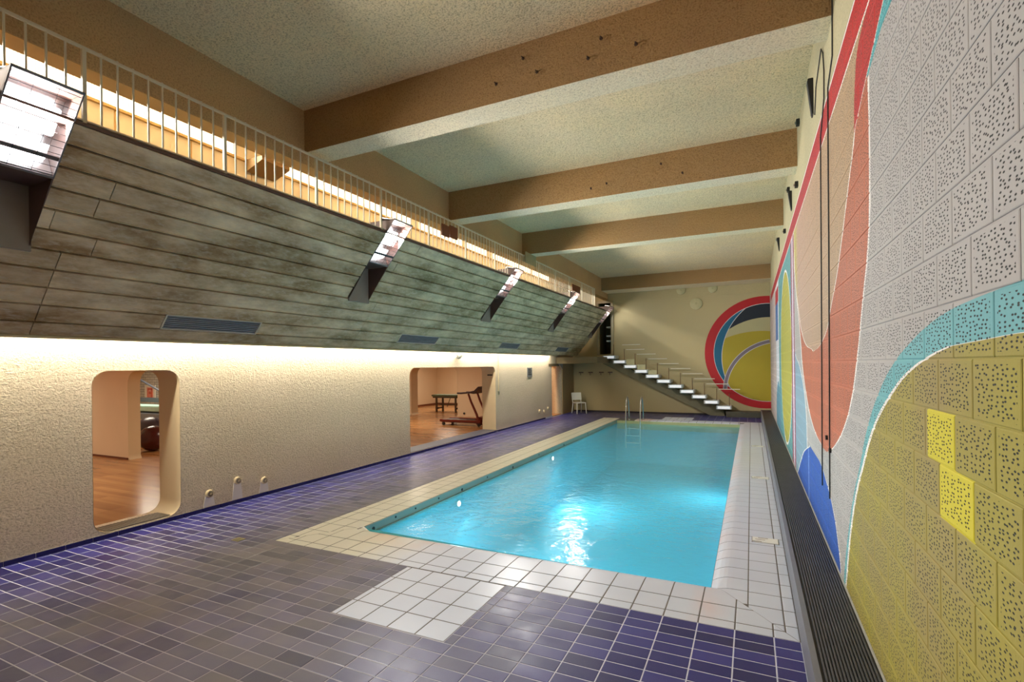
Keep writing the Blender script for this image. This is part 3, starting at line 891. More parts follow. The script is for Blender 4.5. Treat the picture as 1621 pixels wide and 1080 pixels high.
# floodlights set into the parapet
def make_flood():
    e = empty('floodlight', '', 'floodlight', (0, 0, 0), 'floodlights set into the concrete parapet')
    t0, t1, wd = -.27, .552, .475
    bx = -5.97
    # side plates: upper box and the tapering cheek of the niche below
    for y in (0, wd-.012):
        MB().prism([Q(t0), Q(t1), (Q(t1)[0], Q(t1)[1]), (bx, Q(t1)[1]), (bx, Q(t0)[1]), ], 'y', y, y+.012).build('side_plate', M_BROWNM, e)
        MB().prism([Q(t1+.004), Q(1.265), (bx, Q(1.265)[1]), (bx, Q(t1+.004)[1])], 'y', y, y+.012).build('niche_cheek', M_BROWNM, e)
    MB().prism([Q(t0), (bx, Q(t0)[1]), (bx, Q(t0)[1]-.012), (Q(t0)[0]-.01, Q(t0)[1]-.012)], 'y', 0, wd).build('top_plate', M_BROWNM, e)
    MB().prism([Q(t1), (bx, Q(t1)[1]), (bx, Q(t1)[1]+.012), (Q(t1)[0]+.0, Q(t1)[1]+.012)], 'y', 0, wd).build('bottom_plate', M_BROWNM, e)
    MB().box(bx-.03, bx, 0, wd, Q(1.265)[1]-.05, Q(t0)[1]).build('back_plate', simple('grey_niche_back', sr(140,132,126), .7), e)
    # reflector trough
    rf = MB()
    rf.prism([Q(t0+.02, -.02), Q(t0+.12, -.22), Q(t0+.13, -.22), Q(t0+.03, -.02)], 'y', .014, wd-.014)
    rf.prism([Q(t1-.02, -.02), Q(t1-.12, -.22), Q(t1-.13, -.22), Q(t1-.03, -.02)], 'y', .014, wd-.014)
    rf.prism(slab_pts(t0+.12, t1-.12, -.225, -.22), 'y', .014, wd-.014)
    rf.build('reflector', M_REFL, e)
    MB().prism(slab_pts(t0+.25, t0+.50, -.16, -.12), 'y', .05, wd-.05).build('lamp_glass', M_LAMPG, e, bevel=.01)
    MB().prism(slab_pts(t1-.24, t1-.10, -.15, -.13), 'y', .05, wd-.05).build('lamp_glass', M_LAMPG, e)
    fr_ = MB()
    fr_.prism(slab_pts(t0, t0+.02, -.015, .004), 'y', 0, wd).prism(slab_pts(t1-.02, t1, -.015, .004), 'y', 0, wd)
    fr_.prism(slab_pts(t0, t1, -.015, .004), 'y', 0, .012).prism(slab_pts(t0, t1, -.015, .004), 'y', wd-.012, wd)
    fr_.build('face_frame', simple('grey_lamp_frame', sr(120,112,112), .4, .5), e)
    gd = MB()
    for k in range(13):
        t = t0+.05+k*(t1-t0-.10)/12
        p = Q(t, -.004); gd.tube([(p[0], .008, p[1]), (p[0], wd-.008, p[1])], .003, 5)
    p0, p1 = Q(t1-.16, -.002), Q(t1-.125, -.002)
    for f in (.33, .66): 
        a, b = Q(t0+.01, -.006), Q(t1-.01, -.006); gd.tube([(a[0], wd*f, a[1]), (b[0], wd*f, b[1])], .002, 5)
    gd.build('guard_wires', simple('dark_guard_wire', sr(70,66,70), .4, .6), e)
    MB().prism(slab_pts(t1-.20, t1-.17, -.03, -.012), 'y', .01, wd-.01).build('cross_bar', simple('grey_cross_bar', sr(96,90,92), .5), e)
    return e
fl0 = make_flood()
labs = ['large glaring wire-guarded floodlight at the top left, nearest the camera', 'wire-guarded floodlight above the wide doorway side, second along the parapet',
        'mid-size floodlight on the parapet under the brown railing plate, third along', 'small floodlight fourth along the parapet, under the small far brown plate',
        'thin farthest floodlight at the end of the parapet beside the stair door']
for k, (a, b) in enumerate(LAMP_Y):
    o = fl0 if k == 0 else copy_tree(fl0)
    o.location = (0, a, 0); o['label'] = labs[k]
    p = Q(.105, -.07)
    area('floodlight_or_added_light', (p[0], (a+b)/2, p[1]), (1, 0, -.02), .30, .20, P_FLOOD*(.06 if k == 4 else 1), (1.0, .97, .92))
p = Q(.105, -.07)
area('floodlight_or_added_light', (p[0], -2.5, p[1]), (1, 0, -.02), .30, .20, P_FLOOD*1.2, (1.0, .97, .92))  # added unseen lamp behind the camera, brightens the near bay; no fixture

# air grilles low in the parapet
def make_grille(L):
    e = empty('air_grille', '', 'grille', (0, 0, 0), 'air grilles along the foot of the parapet')
    t0, t1 = 9*W0-.02, 10*W0-.004
    f_ = MB()
    f_.prism(slab_pts(t0, t0+.014, -.02, .010), 'y', 0, L).prism(slab_pts(t1-.014, t1, -.02, .010), 'y', 0, L)
    f_.prism(slab_pts(t0, t1, -.02, .010), 'y', 0, .02).prism(slab_pts(t0, t1, -.02, .010), 'y', L-.02, L)
    f_.build('frame', simple('grille_frame_paint', sr(206,198,182), .5), e)
    MB().prism(slab_pts(t0+.01, t1-.01, -.028, -.024), 'y', .01, L-.01).build('backing', M_DARK, e)
    me = MB().prism(slab_pts(0, .012, -.02, .002), 'y', .02, L-.02)
    for k in range(7):
        t = t0+.024+k*(t1-t0-.052)/6
        MB().prism(slab_pts(t, t+.011, -.02, .003), 'y', .02, L-.02).build('louvre', simple('louvre_grey', sr(88,96,104), .4, .3) if k == 0 and 'M_LOUV' not in globals() else M_LOUV0, e)
    return e
M_LOUV0 = simple('louvre_blue_grey', sr(150,158,168), .4, 0)
M_LOUV = 1
gl = ['long grey air grille in the parapet above and right of the narrow rounded opening', 'air grille in the parapet above the left part of the wide opening',
      'short air grille in the parapet right of the wide opening', 'farthest dark air grille low in the parapet']
for k, (a, b) in enumerate(GR_Y):
    e = make_grille(b-a); e.location = (0, a, 0); e['label'] = gl[k]

# cove light in the slot between parapet foot and wall
o = MB().tube([(XL+.06, -3.2, 2.52), (XL+.06, 18.0, 2.52)], .016, 8).build('cove_lamp', M_TUBE)
tag(o, 'long warm glowing tube in the slot along the top of the left wall', 'light')
area('slot_light', (XL+.15, 7.45, 2.48), (.0, 0, -1), 21.2, .05, P_SLOT*21.2, (1.0, .93, .76))

# ------------------------------------------------------------------ railing on the parapet
rail = empty('gallery_railing', 'cream steel bar railing along the gallery above the concrete parapet', 'railing', (-5.225, 0, 4.146))
RT = 4.822-4.145
MB().box(-.014, .014, YN, 18.31, RT-.028, RT).build('handrail', M_RAIL, rail, bevel=.006)
br_ = MB(); ee = [YN]+[v for ab in LAMP_Y[:4] for v in (ab[0]-.01, ab[1]+.01)]+[18.3]
for a, b in zip(ee[0::2], ee[1::2]): br_.box(-.014, .014, a, b, .02, .035)
br_.build('bottom_rail', M_RAIL, rail)
me_b = MB().box(-.007, .007, -.007, .007, 0, RT-.026).mesh('bar', M_RAIL)
me_s = MB().box(-.007, .007, -.007, .007, 0, RT-.21).mesh('bar', M_RAIL)
me_p = MB().box(-.015, .015, -.015, .015, 0, RT-.026).mesh('post', M_RAIL)
k = 0
y = 3.708-.1303*40
i = -40
while y < 18.3:
    over = any(a-.02 < y < b+.02 for a, b in LAMP_Y)
    if y > YN+.1:
        if over: link('bar', me_s, rail, loc=(0, y, .20))
        else: link('post' if i % 10 == 0 else 'bar', me_p if i % 10 == 0 else me_b, rail, loc=(0, y, .035 if i % 10 else 0.0))
    y += .1303; i += 1
MB().box(-.02, .02, 18.285, 18.315, 0, RT).build('end_post', M_RAIL, rail)
for (y0, y1, z0, z1, m_, lab) in [(7.95, 8.20, 4.44, 4.655, M_SIGNB, 'brown square plate on the railing after the second floodlight, nearer half of the pair'),
                             (8.23, 8.50, 4.46, 4.69, M_SIGNB, 'brown square plate on the railing, farther half of the pair'),
                             (11.8, 12.5, 4.62, 4.90, M_SIGNG, 'greyish plate on the railing right of the third floodlight'),
                             (15.54, 16.35, 4.40, 4.60, M_SIGNB, 'small dark brown plate on the railing above the fourth floodlight')]:
    q = MB().box(-5.175, -5.155, y0, y1, z0, z1).box(-5.18, -5.175, (y0+y1)/2-.01, (y0+y1)/2+.01, z0-.02, z1+.02)
    tag(q.build('railing_plate', m_), lab, 'plate')

# ------------------------------------------------------------------ small fittings on the left wall
for k, (y, z) in enumerate([(4.64, .236), (5.075, .331), (5.53, .239)]):
    e = empty('wall_jet', ['round cream vent low on the wall, nearest the narrow rounded opening', 'middle of the three round vents low on the left wall', 'round low wall vent, third from the narrow rounded opening'][k], 'vent', (XL, y, z), 'round vents low on the left wall')
    MB().tube([(0,0,0), (.035,0,0)], [.058, .05], 20).build('ring', M_REVEAL, e, smooth=True)
    MB().disc((.036,0,0), (1,0,0), .036, .003, 16).build('dark_core', simple('dark_vent_core', sr(70,60,56), .5), e)
    g_ = MB()
    for a in range(4):
        an = a*PI/4; g_.tube([(.041, -.033*math.cos(an), -.033*math.sin(an)), (.041, .033*math.cos(an), .033*math.sin(an))], .003, 5)
    g_.build('spokes', M_REVEAL, e)
    MB().prism([(-.055, .0), (.055, .0), (.085, -z+.055), (-.085, -z+.055)], 'x', .0, .006).build('pale_patch', M_PATCH, e)
for k, (y, z) in enumerate([(17.0, .33), (17.45, .28), (17.85, .36)]):
    tag(MB().tube([(XL, y, z), (XL+.04, y, z)], [.07, .05], 16).build('wall_jet', M_REVEAL), ['nearest', 'lowest', 'farthest'][k]+' of three tiny round vents low at the far end of the left wall', 'vent', 'far low wall vents')
e = empty('emergency_lamp', 'small clear dome fixture on the wall above the wide opening', 'lamp', (XL, 11.36, 2.27))
MB().tube([(0,0,0), (.05,0,0)], .07, 16).build('base', M_WHITEP, e)
MB().tube([(.05,0,0), (.09,0,0), (.13,0,0), (.15,0,0)], [.085, .08, .05, .01], 16).build('dome', simple('grey_glass', sr(170,170,160), .2), e, smooth=True)
for dy in (-.12, .12): MB().tube([(.03,dy*.4,.0), (.10,dy,.03), (.13,dy,-.03)], .014, 8).build('arm', M_STEEL, e)
e = empty('notice_board', 'small grey lettered notice on the left wall near the far doorway', 'sign', (XL, 16.15, 1.75))
MB().box(0, .015, -.20, .20, -.15, .17).build('panel', simple('grey_notice', sr(120,122,124), .5), e)
for k in range(4): MB().box(.015, .018, -.15, .15 if k % 2 else .10, .10-k*.06, .13-k*.06).build('text_line', M_DARK, e)
e = empty('light_switch', 'small dark switch beside the right edge of the wide opening', 'switch', (XL, 13.72, 1.17))
MB().box(0, .03, -.04, .04, -.06, .06).build('plate', simple('grey_switch_plate', sr(150,144,120), .5), e)
MB().box(.03, .04, -.015, .015, -.025, .025).build('rocker', M_DARK, e)
tag(MB().tube([(XL+.012, 13.75, 1.23), (XL+.012, 13.75, 2.5)], .012, 8).build('conduit', M_REVEAL), 'thin pale conduit running up the wall from the switch', 'conduit')

# ------------------------------------------------------------------ rooms behind the left wall
FZ = .03
gfl = MB().box(-18.5, XL-.02, 1.0, 24, -.1, FZ).build('floor_gym', M_WOOD, None, kind='structure')
MB().box(-18.5, XL-T, 1.0, 24, 2.42, 2.55).build('ceiling_gym', M_GYMW, None, kind='structure')
gw = MB().box(-18.7, -18.5, 1, 24, -.1, 2.5).box(-18.5, XL-T, .8, 1.0, -.1, 2.5).box(-18.5, XL-T, 22.1, 22.3, -.1, 2.5).box(-14.85, -14.75, 17.6, 22.2, 0, 2.5)
gw.build('wall_gym', M_GYMW, None, kind='structure')
def partition(y0, y1, xo, name):
    outer = [(-18.5, -.05), (XL-T, -.05), (XL-T, 2.45), (-18.5, 2.45)]
    h = rrect(xo[0], xo[1], -.02, 1.98, .3, which=(.5,.5,1,1))
    wall_with_holes(name, outer, [h], 'y', y0, y1, M_GYMW)
    n = len(h); cxx = (xo[0]+xo[1])/2
    inn = [(p[0]+.004*(1 if p[0] < cxx else -1), p[1]-(.004 if p[1] > 1 else -.004)) for p in h]
    MB().add([(p[0], y0-.001, p[1]) for p in inn]+[(p[0], y1+.001, p[1]) for p in inn], [(i, (i+1) % n, n+(i+1) % n, n+i) for i in range(n) if h[i][1] > .04 or h[(i+1) % n][1] > .04]).build('lining', M_REVEAL, bpy.data.objects[name], smooth=True)
PXJ = -12.40
partition(6.45, 6.70, (PXJ, -10.75), 'wall_gym_near')
partition(17.0, 17.45, (-12.62, -10.40), 'wall_gym_far')
MB().box(-18.5, PXJ, 6.435, 6.45, FZ, .07).build('baseboard_gym', simple('brown_skirting', sr(110,60,36), .5), None, kind='structure')
MB().box(-14.75, -14.73, 17.5, 22.1, FZ, .12).box(-14.75, XL-T, 22.08, 22.1, FZ, .12).build('baseboard_gym_far', simple('brown_skirting_far', sr(120,70,44), .5), None, kind='structure')
# whitewashed brick wall beyond the inner opening
def brickm():
    m = Mat('whitewashed_brick', .8)
    b = m.n.new('ShaderNodeTexBrick'); b.inputs['Scale'].default_value = 1.0
    b.inputs['Color1'].default_value = (*sr(206,206,198), 1); b.inputs['Color2'].default_value = (*sr(186,188,182), 1); b.inputs['Mortar'].default_value = (*sr(140,140,136), 1)
    b.inputs['Brick Width'].default_value = .24; b.inputs['Row Height'].default_value = .08; b.inputs['Mortar Size'].default_value = .008
    x, y, z = m.xyz(); m.t.links.new(m.comb(x, z), b.inputs['Vector'])
    m.col(b.outputs['Color']); m.bump(b.outputs['Fac'], .5, .01); return m.m
MB().box(-18.5, -13, 9.9, 10.0, 0, 2.45).build('wall_brick', brickm(), None, kind='structure')
# pinned picture, equipment and balls seen through the inner opening
e = empty('pinned_notice', 'white framed sheet with a red figure on the brick wall', 'sign', (-17.7, 9.88, 1.24))
MB().box(-.30, .28, -.01, .01, -.27, .27).build('sheet', M_WHITEP, e)
rd = simple('red_print', sr(214,92,72), .5)
MB().box(-.19, .17, -.014, -.01, -.18, .20).build('red_field', simple('pink_print', sr(232,176,160), .5), e)
for a, b, c, d in [(-.13,-.08,-.15,.16), (.06,.12,-.15,.16), (-.13,.12,.11,.16), (-.06,.05,-.02,.03), (-.02,.02,-.15,.08), (-.13,.12,-.17,-.13)]:
    MB().box(a, b, -.018, -.014, c, d).build('red_mark', rd, e)
e = empty('exercise_machine', 'pale teal and grey exercise machine in front of the brick wall', 'machine', (-15.5, 8.6, FZ))
MB().box(-1.0, 1.0, -.25, .25, .82, .97).build('bed', simple('pale_teal_vinyl', sr(168,204,194), .4), e, bevel=.02)
MB().box(-1.0, 1.0, -.28, .28, .60, .78).build('side_panel', simple('grey_blue_panel', sr(120,130,146), .4), e, bevel=.02)
MB().box(-1.05, 1.05, .20, .28, 1.03, 1.16).build('top_rail', simple('dark_grey_metal', sr(70,74,80), .4), e, bevel=.01)
for x in (-.9, .9):
    for yy in (-.2, .2): MB().box(x-.04, x+.04, yy-.04, yy+.04, 0, .62).build('leg', M_STEEL, e)
    MB().box(x-.03, x+.03, .21, .27, .95, 1.05).build('upright', M_STEEL, e)
MB().tube([(-.9, .24, 1.7), (.9, .24, 1.1)], .03, 8).build('strut', simple('dark_strut', sr(60,64,72), .4), e)
def ball(name, loc, r, m, lab):
    bm = bmesh.new(); bmesh.ops.create_uvsphere(bm, u_segments=32, v_segments=20, radius=r)
    for f in bm.faces: f.smooth = True
    me = bpy.data.meshes.new(name); bm.to_mesh(me); bm.free(); me.materials.append(m)
    o = link(name, me, None, loc=loc); tag(o, lab, 'ball')
    rr = MB()
    rr.tube([(r*1.001*math.cos(a), 0, r*1.001*math.sin(a)) for a in [2*PI*i/40 for i in range(41)]], .004, 5, False)
    rr.build('seam', m, o)
    MB().disc((0, -r*.99, 0), (0,-1,0), .02, .01, 10).build('valve', m, o)
    return o
ball('exercise_ball', (-13.15, 7.38, FZ+.305), .305, simple('maroon_vinyl', sr(70,22,24), .25), 'shiny dark maroon exercise ball behind the inner rounded opening')
ball('exercise_ball', (-14.25, 7.95, FZ+.37), .37, simple('dark_grey_vinyl', sr(66,58,70), .3), 'dark grey exercise ball behind the maroon one')
# massage table
def mtable():
    e = empty('massage_table', 'green topped folding massage table in the far gym corner', 'table', (-11.97, 18.75, FZ))
    MB().box(-.66, .64, -.30, .30, .66, .74).build('padded_top', simple('green_vinyl', sr(92,104,74), .5), e, bevel=.02)
    dk = simple('dark_brown_wood_leg', sr(76,60,40), .5)
    MB().box(-.60, .58, -.27, .27, .60, .66).build('apron', dk, e)
    for x in (-.42, .55):
        for y in (-.25, .25): MB().box(x-.035, x+.035, y-.03, y+.03, 0, .62).build('leg', dk, e)
        MB().box(x-.02, x+.02, -.25, .25, .12, .18).build('foot_rail', dk, e)
    MB().box(-.42, .55, -.02, .02, .28, .33).build('stretcher', dk, e)
    MB().tube([(.30, -.26, .62), (.12, -.26, .22)], .016, 8).build('brace', dk, e)
mtable()
# treadmill
def treadmill():
    e = empty('treadmill', 'dark red treadmill just inside the wide opening', 'treadmill', (-8.05, 14.65, FZ))
    red = simple('dark_red_frame', sr(110,34,22), .35); dk = simple('black_red_deck', sr(50,18,22), .4); blk = M_DARK
    MB().box(-1.38, .10, -.30, .30, .10, .17).build('deck', dk, e, bevel=.01)
    MB().box(-1.30, .0, -.22, .22, .17, .178).build('belt', blk, e)
    for y in (-.30, .30):
        MB().box(-1.42, .14, y-.045, y+.045, .12, .20).build('side_rail', red, e, bevel=.012)
        MB().tube([(.06, y, .16), (-.02, y, .40), (-.22, y, .80), (-.32, y, 1.06)], [.042, .04, .036, .034], 10).build('upright', red, e, smooth=True)
        MB().tube([(-.74, y, 1.075), (-.6, y, 1.075), (-.30, y, 1.10), (-.08, y, 1.14)], .03, 10).build('arm_rail', dk, e, smooth=True)
    MB().prism([(-.28, 1.08), (-.10, 1.06), (.10, 1.22), (.10, 1.30), (.06, 1.30), (-.10, 1.16)], 'y', -.34, .34).build('console', dk, e, bevel=.01)
    MB().prism([(-.06, 1.165), (.05, 1.285), (.045, 1.29), (-.065, 1.17)], 'y', -.2, .2).build('screen', blk, e)
    MB().box(-.10, .18, -.28, .28, .05, .30).build('motor_hood', red, e, bevel=.04)
    for x in (-1.3, .05):
        for y in (-.28, .28): MB().tube([(x, y-.03, .05), (x, y+.03, .05)], .05, 12).build('foot', blk, e)
treadmill()
tag(MB().box(XL-.27, XL-.10, 13.545, 13.556, 1.70, 1.74).build('door_plate', M_DARK), 'thin dark plate on the right cheek of the wide opening', 'plate')
tag(MB().disc((-10.1, 16.99, .16), (0,-1,0), .04, .03, 12).build('wall_socket', M_DARK), 'small black socket low on the partition behind the treadmill', 'socket')
for x, y in ((-10.5, 3.6), (-10.5, 9), (-10.5, 14), (-12.5, 19.6), (-15.5, 4.5), (-15.5, 8.4), (-13.5, 12)):
    area('gym_light', (x, y, 2.38), (0, 0, -1), 1.0, 1.0, P_GYM, (1.0, .88, .70))
# corridor behind the far doorway
MB().box(-9.0, XL-T, 17.8, 18.0, 0, 2.45).box(-9.0, -8.8, 18.0, 20.6, 0, 2.45).box(-9, XL-T, 19.75, 19.95, 0, 2.45).build('wall_corridor', simple('orange_cream_paint', sr(222,176,116), .7, 0, .04), None, kind='structure')
area('corridor_light', (-8.0, 18.8, 2.3), (0, 0, -1), .6, .6, 18, (1.0, .86, .62))
MB().box(XL+.001, XL+.012, 18.0, YE-.01, 1.951, 2.05).build('trim_5', M_LANDING, None, kind='structure')
MB().box(XL+.001, XL+.03, 19.46, YE-.012, 0, 2.05).build('trim_6', simple('brownish_end_panel', sr(150,128,92), .7, 0, .1), None, kind='structure')

# ------------------------------------------------------------------ landing, stairs, stair door at the far end
land = MB().box(XL+.03, -5.28, 18.75, YE-.011, 2.05, 2.30).build('stair_landing', M_LANDING, None, kind='structure')
MB().prism([(19.0, 2.05), (19.45, 2.05), (19.40, 1.80)], 'x', XL+.012, XL+.06).build('bracket', simple('grey_bracket', sr(150,150,140), .6), land)
SY, SC = 20.25, 20.25/20.9
st = empty('staircase', 'open staircase of pale edged cantilevered treads climbing the far wall', 'stairs', (0, 0, 0))
def fx(x): return x*SC
def fz(z): return 2+(z-2)*SC
poly = [(fx(-5.78), fz(2.03)), (fx(-5.60), fz(2.23)), (fx(-1.0), fz(.20)), (fx(-.95), 0.001), (fx(-1.47), 0.001)]
MB().prism(poly, 'y', YE-.20, YE-.012).build('stringer', M_STRING, st)
M_TREAD = simple('pale_grey_terrazzo', sr(196,200,200), .4, 0, .05)
tr = MB().box(0, .52, 0, YE-.012-SY, -.068, .068).mesh('tread', M_TREAD, .008)
nose = MB().box(.05, .47, -.006, .0, -.045, .045).mesh('lit_edge', M_STEPG)
post = MB().tube([(.45, .05, .06), (.45, .05, .52)], .012, 8).mesh('baluster', simple('rust_brown_steel', sr(110,78,50), .5))
hand = MB().box(0, .72, .03, .07, -.012, .012).mesh('handrail_bar', simple('white_rail_paint', sr(222,216,196), .4))
for k in range(11):
    x, z = fx(-5.655+.4425*k), fz(2.298-.2005*k)
    t = link('tread', tr, st, loc=(x, SY, z)); link('lit_edge', nose, t)
    t2 = link('baluster', post, st, loc=(x, SY, z))
    hx, hz = fx(-4.827+.36*0+ (0 if k == 0 else .158+.442*(k-1))), fz(2.80-.2005*k)
    if k < 10: link('handrail_bar', hand, st, loc=(hx, SY, hz))
# cream sheets stand in for lit wall reflections between the upper balusters
pg = simple('cream_lit_wall_reflection', sr(206,196,150), .4)
for k in (2, 3, 4):
    x, z = fx(-5.655+.4425*k), fz(2.298-.2005*k)
    MB().box(x+.10, x+.42, SY+.05, SY+.06, z+.07, z+.36-.03*k).build('panel', pg, st)  # stand-in for the lit wall reflection, not a real panel
# door frame at the head of the stairs
df = MB().box(-5.27, -5.16, YE-.06, YE-.011, 2.40, 4.66).box(-5.88, -5.80, YE-.06, YE-.011, 2.40, 4.66).box(-5.88, -5.16, YE-.07, YE-.06, 4.56, 4.66).box(-5.80, -5.27, YE-.06, YE-.03, 4.36, 4.42)
df.build('door_4', simple('grey_beige_frame', sr(170,156,124), .5), None, kind='structure')
nb = MB().box(-5.9, -5.1, YE+1.4, YE+1.5, 2.2, 4.8).box(-5.9, -5.85, YE+.2, YE+1.5, 2.2, 4.8).box(-5.2, -5.1, YE+.2, YE+1.5, 2.2, 4.8).box(-5.9, -5.1, YE+.2, YE+1.5, 2.2, 2.42).box(-5.9, -5.1, YE+.2, YE+1.5, 4.7, 4.8)
nb.build('wall_stair_head', simple('dim_brown_plaster', sr(120,104,74), .8), None, kind='structure')
for k, z in enumerate((3.56, 3.19, 2.98)):
    tag(MB().box(-5.50, -5.28, YE+.10, YE+.5, z-.03, z+.03).build('upper_tread', M_TREAD), ['pale upper tread inside the stair door, topmost', 'pale upper tread inside the stair door, middle one', 'pale upper tread inside the stair door, lowest'][k], 'tread')

# wall discs and coat hooks
for k, (x, z, r) in enumerate([(-2.469, 4.877, .165), (-1.309, 4.864, .165), (-1.911, 4.319, .23)]):
    e = empty('wall_disc', ['left one of two small cream discs high on the far wall', 'right one of two small cream discs high on the far wall', 'larger cream disc below the two small ones on the far wall'][k], 'disc', (x, YE-.011 if k < 2 else YE, z))
    MB().tube([(0,0,0), (0,-.03,0), (0,-.05,0)], [r, r, r*.8], 32).build('cover', simple('cream_cover', sr(186,176,134), .6), e, smooth=True)
    MB().tube([(0,-.05,0), (0,-.055,0)], [r*.18, r*.15], 16).build('hub', simple('cream_hub', sr(176,166,124), .6), e)
for k, x in enumerate((-6.595, -6.177, -5.71, -5.333)):
    e = empty('coat_hook', ['leftmost', 'second from the left', 'third from the left', 'rightmost'][k]+' of the four small brown coat hooks under the landing', 'hook', (x, YE, 1.66), 'row of coat hooks under the landing')
    MB().box(-.10, .10, -.02, 0, -.015, .03).build('plate', M_BROWNM, e)
    MB().tube([(0,-.02,.0), (0,-.09,-.01), (0,-.11,-.07), (0,-.07,-.10)], .012, 6).build('hook', M_BROWNM, e)

# ------------------------------------------------------------------ white plastic chair
def chair():
    e = empty('plastic_chair', 'white plastic chair against the far wall near the corner doorway', 'chair', (-6.42, 20.02, 0), rz=math.radians(225))
    W = M_WHITEP
    MB().box(-.22, .22, -.21, .22, .42, .455).build('seat', W, e, bevel=.012)
    b = MB(); segs_ = 8
    bk = []
    for i in range(segs_+1):
        a = -.5+i/segs_; bk.append((a*.44, -.20-.05*math.cos(a*PI)))
    vs = [(x, y, .54) for x, y in bk]+[(x, y-.05, .84) for x, y in bk]+[(x, y-.02, .54) for x, y in bk]+[(x, y-.07, .84) for x, y in bk]
    n = segs_+1; fs = []
    for i in range(segs_): fs += [(i, i+1, n+i+1, n+i), (2*n+i, 3*n+i, 3*n+i+1, 2*n+i+1), (i, 2*n+i, 2*n+i+1, i+1), (n+i, n+i+1, 3*n+i+1, 3*n+i)]
    fs += [(0, n, 3*n, 2*n), (n-1, 3*n-1, 4*n-1, 2*n-1)]
    b.add(vs, fs).build('backrest', W, e)
    for x in (-.19, .19):
        MB().tube([(x, .19, .43), (x*1.12, .22, 0)], [.022, .016], 8).build('leg', W, e)
        MB().tube([(x, -.18, .43), (x*1.12, -.25, 0)], [.022, .016], 8).build('leg', W, e)
        MB().tube([(x, -.20, .44), (x, -.24, .56)], .018, 8).build('back_post', W, e)
chair()

# ------------------------------------------------------------------ pool ladder
lad = empty('pool_ladder', 'stainless steel pool ladder at the far left pool corner', 'ladder', (-3.75, PY1, 0))
for x in (-.25, .25):
    pts = [(x, -.30, -.95), (x, -.32, -.30)]
    pts += [(x, -.33, .05), (x, -.22, .62), (x, -.15, .78), (x, -.06, .84), (x, .04, .80), (x, .12, .66), (x, .20, .35), (x, .26, .0)]
    MB().tube(pts, .022, 10).build('rail', M_STEEL, lad, smooth=True)
    MB().tube([(x, .26, .0), (x, .26, .015)], .05, 14).build('flange', M_STEEL, lad)
for z in (-.25, -.50, -.75): MB().box(-.25, .25, -.34, -.28, z-.012, z+.012).build('rung', M_STEEL, lad)

# skimmer lids let into the right coping
for k, (x, y) in enumerate([(.12, 6.33), (.12, 9.75), (.12, 13.4)]):
    e = empty('skimmer_lid', ['worn white skimmer lid in the right coping, nearest the camera', 'white skimmer lid in the right coping, second from the camera', 'white skimmer lid far along the right coping'][k], 'lid', (x, y, 0))
    MB().box(-.13, .13, -.085, .085, .0, .008).build('lid_plate', M_WHITEP, e, bevel=.002)
    for q in (-.07, 0.0, .06): MB().box(-.10+q*.5, .0+q*.5, q-.012, q+.004, .008, .013).build('ridge', simple('grey_white_wear', sr(190,184,176), .6), e)
    MB().box(-.135, -.13, -.09, .09, 0, .005).box(.13, .135, -.09, .09, 0, .005).box(-.135, .135, .085, .09, 0, .005).build('seal', M_DARK, e)

# floor drain in the blue tiles
e = empty('floor_drain', 'small brass floor drain among the blue tiles', 'drain', (-5.45, 3.98, 0))
MB().box(-.06, .06, -.05, .05, .0, .005).build('cover', simple('brass', sr(150,140,90), .4, .6), e)
for k in range(4): MB().box(-.045, .045, -.036+k*.02, -.030+k*.02, .005, .006).build('slot', M_DARK, e)

# ------------------------------------------------------------------ cables and boxes on the right wall
XF = XW-.012
tag(MB().tube([(XF, 4.80, 5.46), (XF, 4.93, 5.0), (XF, 4.96, 4.55), (XF, 5.24, 4.42), (XF, 5.27, 3.92), (XF, 5.30, 3.0), (XF, 5.36, 1.9), (XF, 5.40, 1.2), (XF, 5.43, .745)], .006, 6).build('wall_cable', M_CABLE),
    'black cable down the mural, the longer one nearer the camera', 'cable')
tag(MB().tube([(XF, 6.24, 4.62), (XF, 6.10, 4.85), (XF, 5.67, 5.0), (XF, 5.55, 4.90), (XF, 5.48, 4.70), (XF, 5.50, 4.45), (XF, 5.78, 4.20), (XF, 5.80, 3.9), (XF, 5.84, 3.0), (XF, 5.90, 1.9), (XF, 5.94, 1.2), (XF, 5.965, .75)], .006, 6).build('wall_cable', M_CABLE),
    'black cable down the mural that loops up to the wedge loudspeaker', 'cable')
for k, (y, z) in enumerate([(5.62, 1.28), (5.40, 1.19)]):
    tag(MB().tube([(XW, y, z), (XW-.02, y, z)], .022, 12).build('cable_anchor', M_DARK), ['small black anchor beside the left cable low on the orange shape', 'small black anchor beside the right cable low on the orange shape'][k], 'anchor')
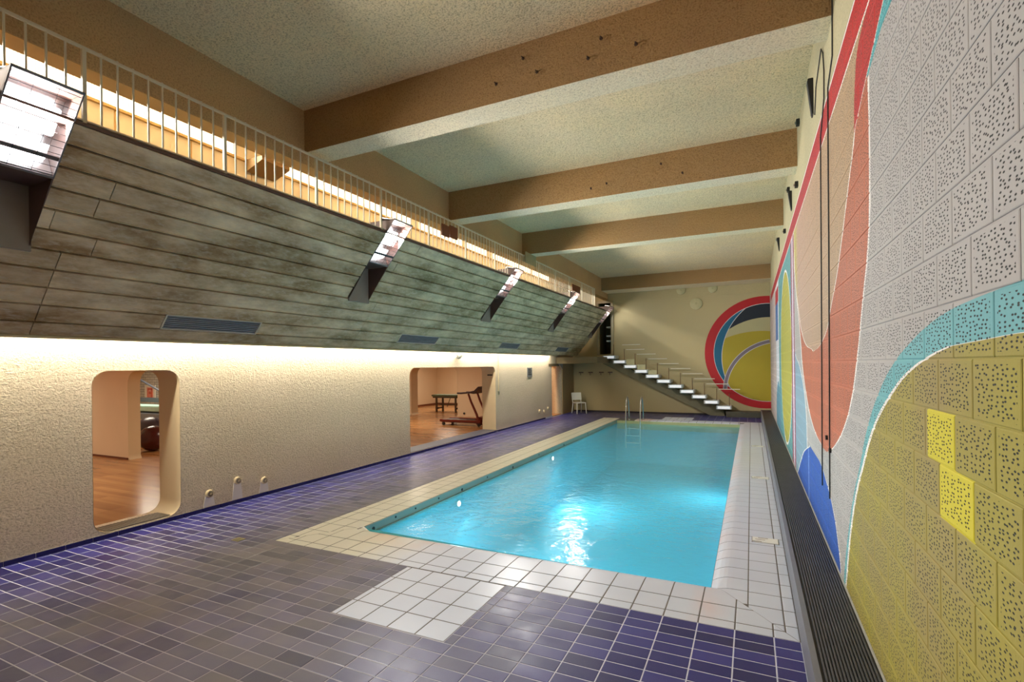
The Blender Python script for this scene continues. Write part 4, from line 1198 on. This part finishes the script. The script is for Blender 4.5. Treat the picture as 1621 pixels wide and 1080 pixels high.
for k, (y, z, h) in enumerate([(6.5, 4.92, .40), (9.75, 4.72, .32), (13.8, 4.84, .32)]):
    e = empty('wedge_loudspeaker', ['black wedge loudspeaker high on the right wall, nearest the camera', 'black wedge loudspeaker high on the right wall, the middle one', 'black wedge loudspeaker high on the right wall, the farthest'][k], 'loudspeaker', (XW, y, z), 'loudspeakers along the top of the right wall')
    MB().prism([(0, h/2), (-.055, h/2), (-.012, -h/2), (0, -h/2)], 'y', -.06, .06).build('cabinet', M_DARK, e, bevel=.005)
    MB().prism([(-.053, h/2-.02), (-.058, h/2-.02), (-.018, -h/2+.02), (-.013, -h/2+.02)], 'y', -.05, .05).build('grille_cloth', simple('dark_speaker_cloth', (.03,.03,.03), .9), e)
for k, (y, z) in enumerate([(8.15, 5.36), (8.5, 4.60), (10.2, 5.05), (14.2, 5.05), (11.4, 4.6)]):
    e = empty('junction_box', ['black clamp just under the ceiling at the right wall', 'small black junction box above the red ribbon, nearer one', 'black junction box on the cream band under the second beam', 'farthest black junction box on the cream band', 'small black junction box above the red ribbon, farther one'][k], 'box', (XW, y, z))
    MB().box(-.045, 0, -.045, .045, -.04, .04).build('body', M_DARK, e, bevel=.004)
    MB().tube([(-.045, 0, 0), (-.06, 0, 0)], .02, 10).build('gland', M_STEEL, e)

# screw hooks left in the beams
for k, (x, y, z) in enumerate([(-2.503,4.98,5.101), (-2.177,4.98,5.295), (-2.019,4.98,5.108), (-1.459,4.98,5.101), (-1.322,4.98,5.263), (-.979,4.98,5.109), (-2.49,8.577,5.07), (-1.305,8.577,5.285), (-.971,8.577,5.08), (-2.213,8.577,5.113)]):
    o = MB().tube([(x, y, z), (x, y-.04, z), (x+.01, y-.06, z-.015), (x+.02, y-.045, z-.035), (x+.005, y-.03, z-.03)], .006, 6).disc((x, y, z), (0,-1,0), .018, .004, 8).build('screw_hook', simple('rust', sr(60,36,22), .7) if k == 0 else bpy.data.materials['rust'])
    tag(o, ['leftmost low', 'left high', 'second low', 'third low', 'right high', 'rightmost low', 'leftmost low', 'right high', 'rightmost low', 'second low'][k]+' rusty screw hook in the face of the '+('nearest' if k < 6 else 'second')+' ceiling beam', 'hook', 'screw hooks in the near beam' if k < 6 else 'screw hooks in the second beam')
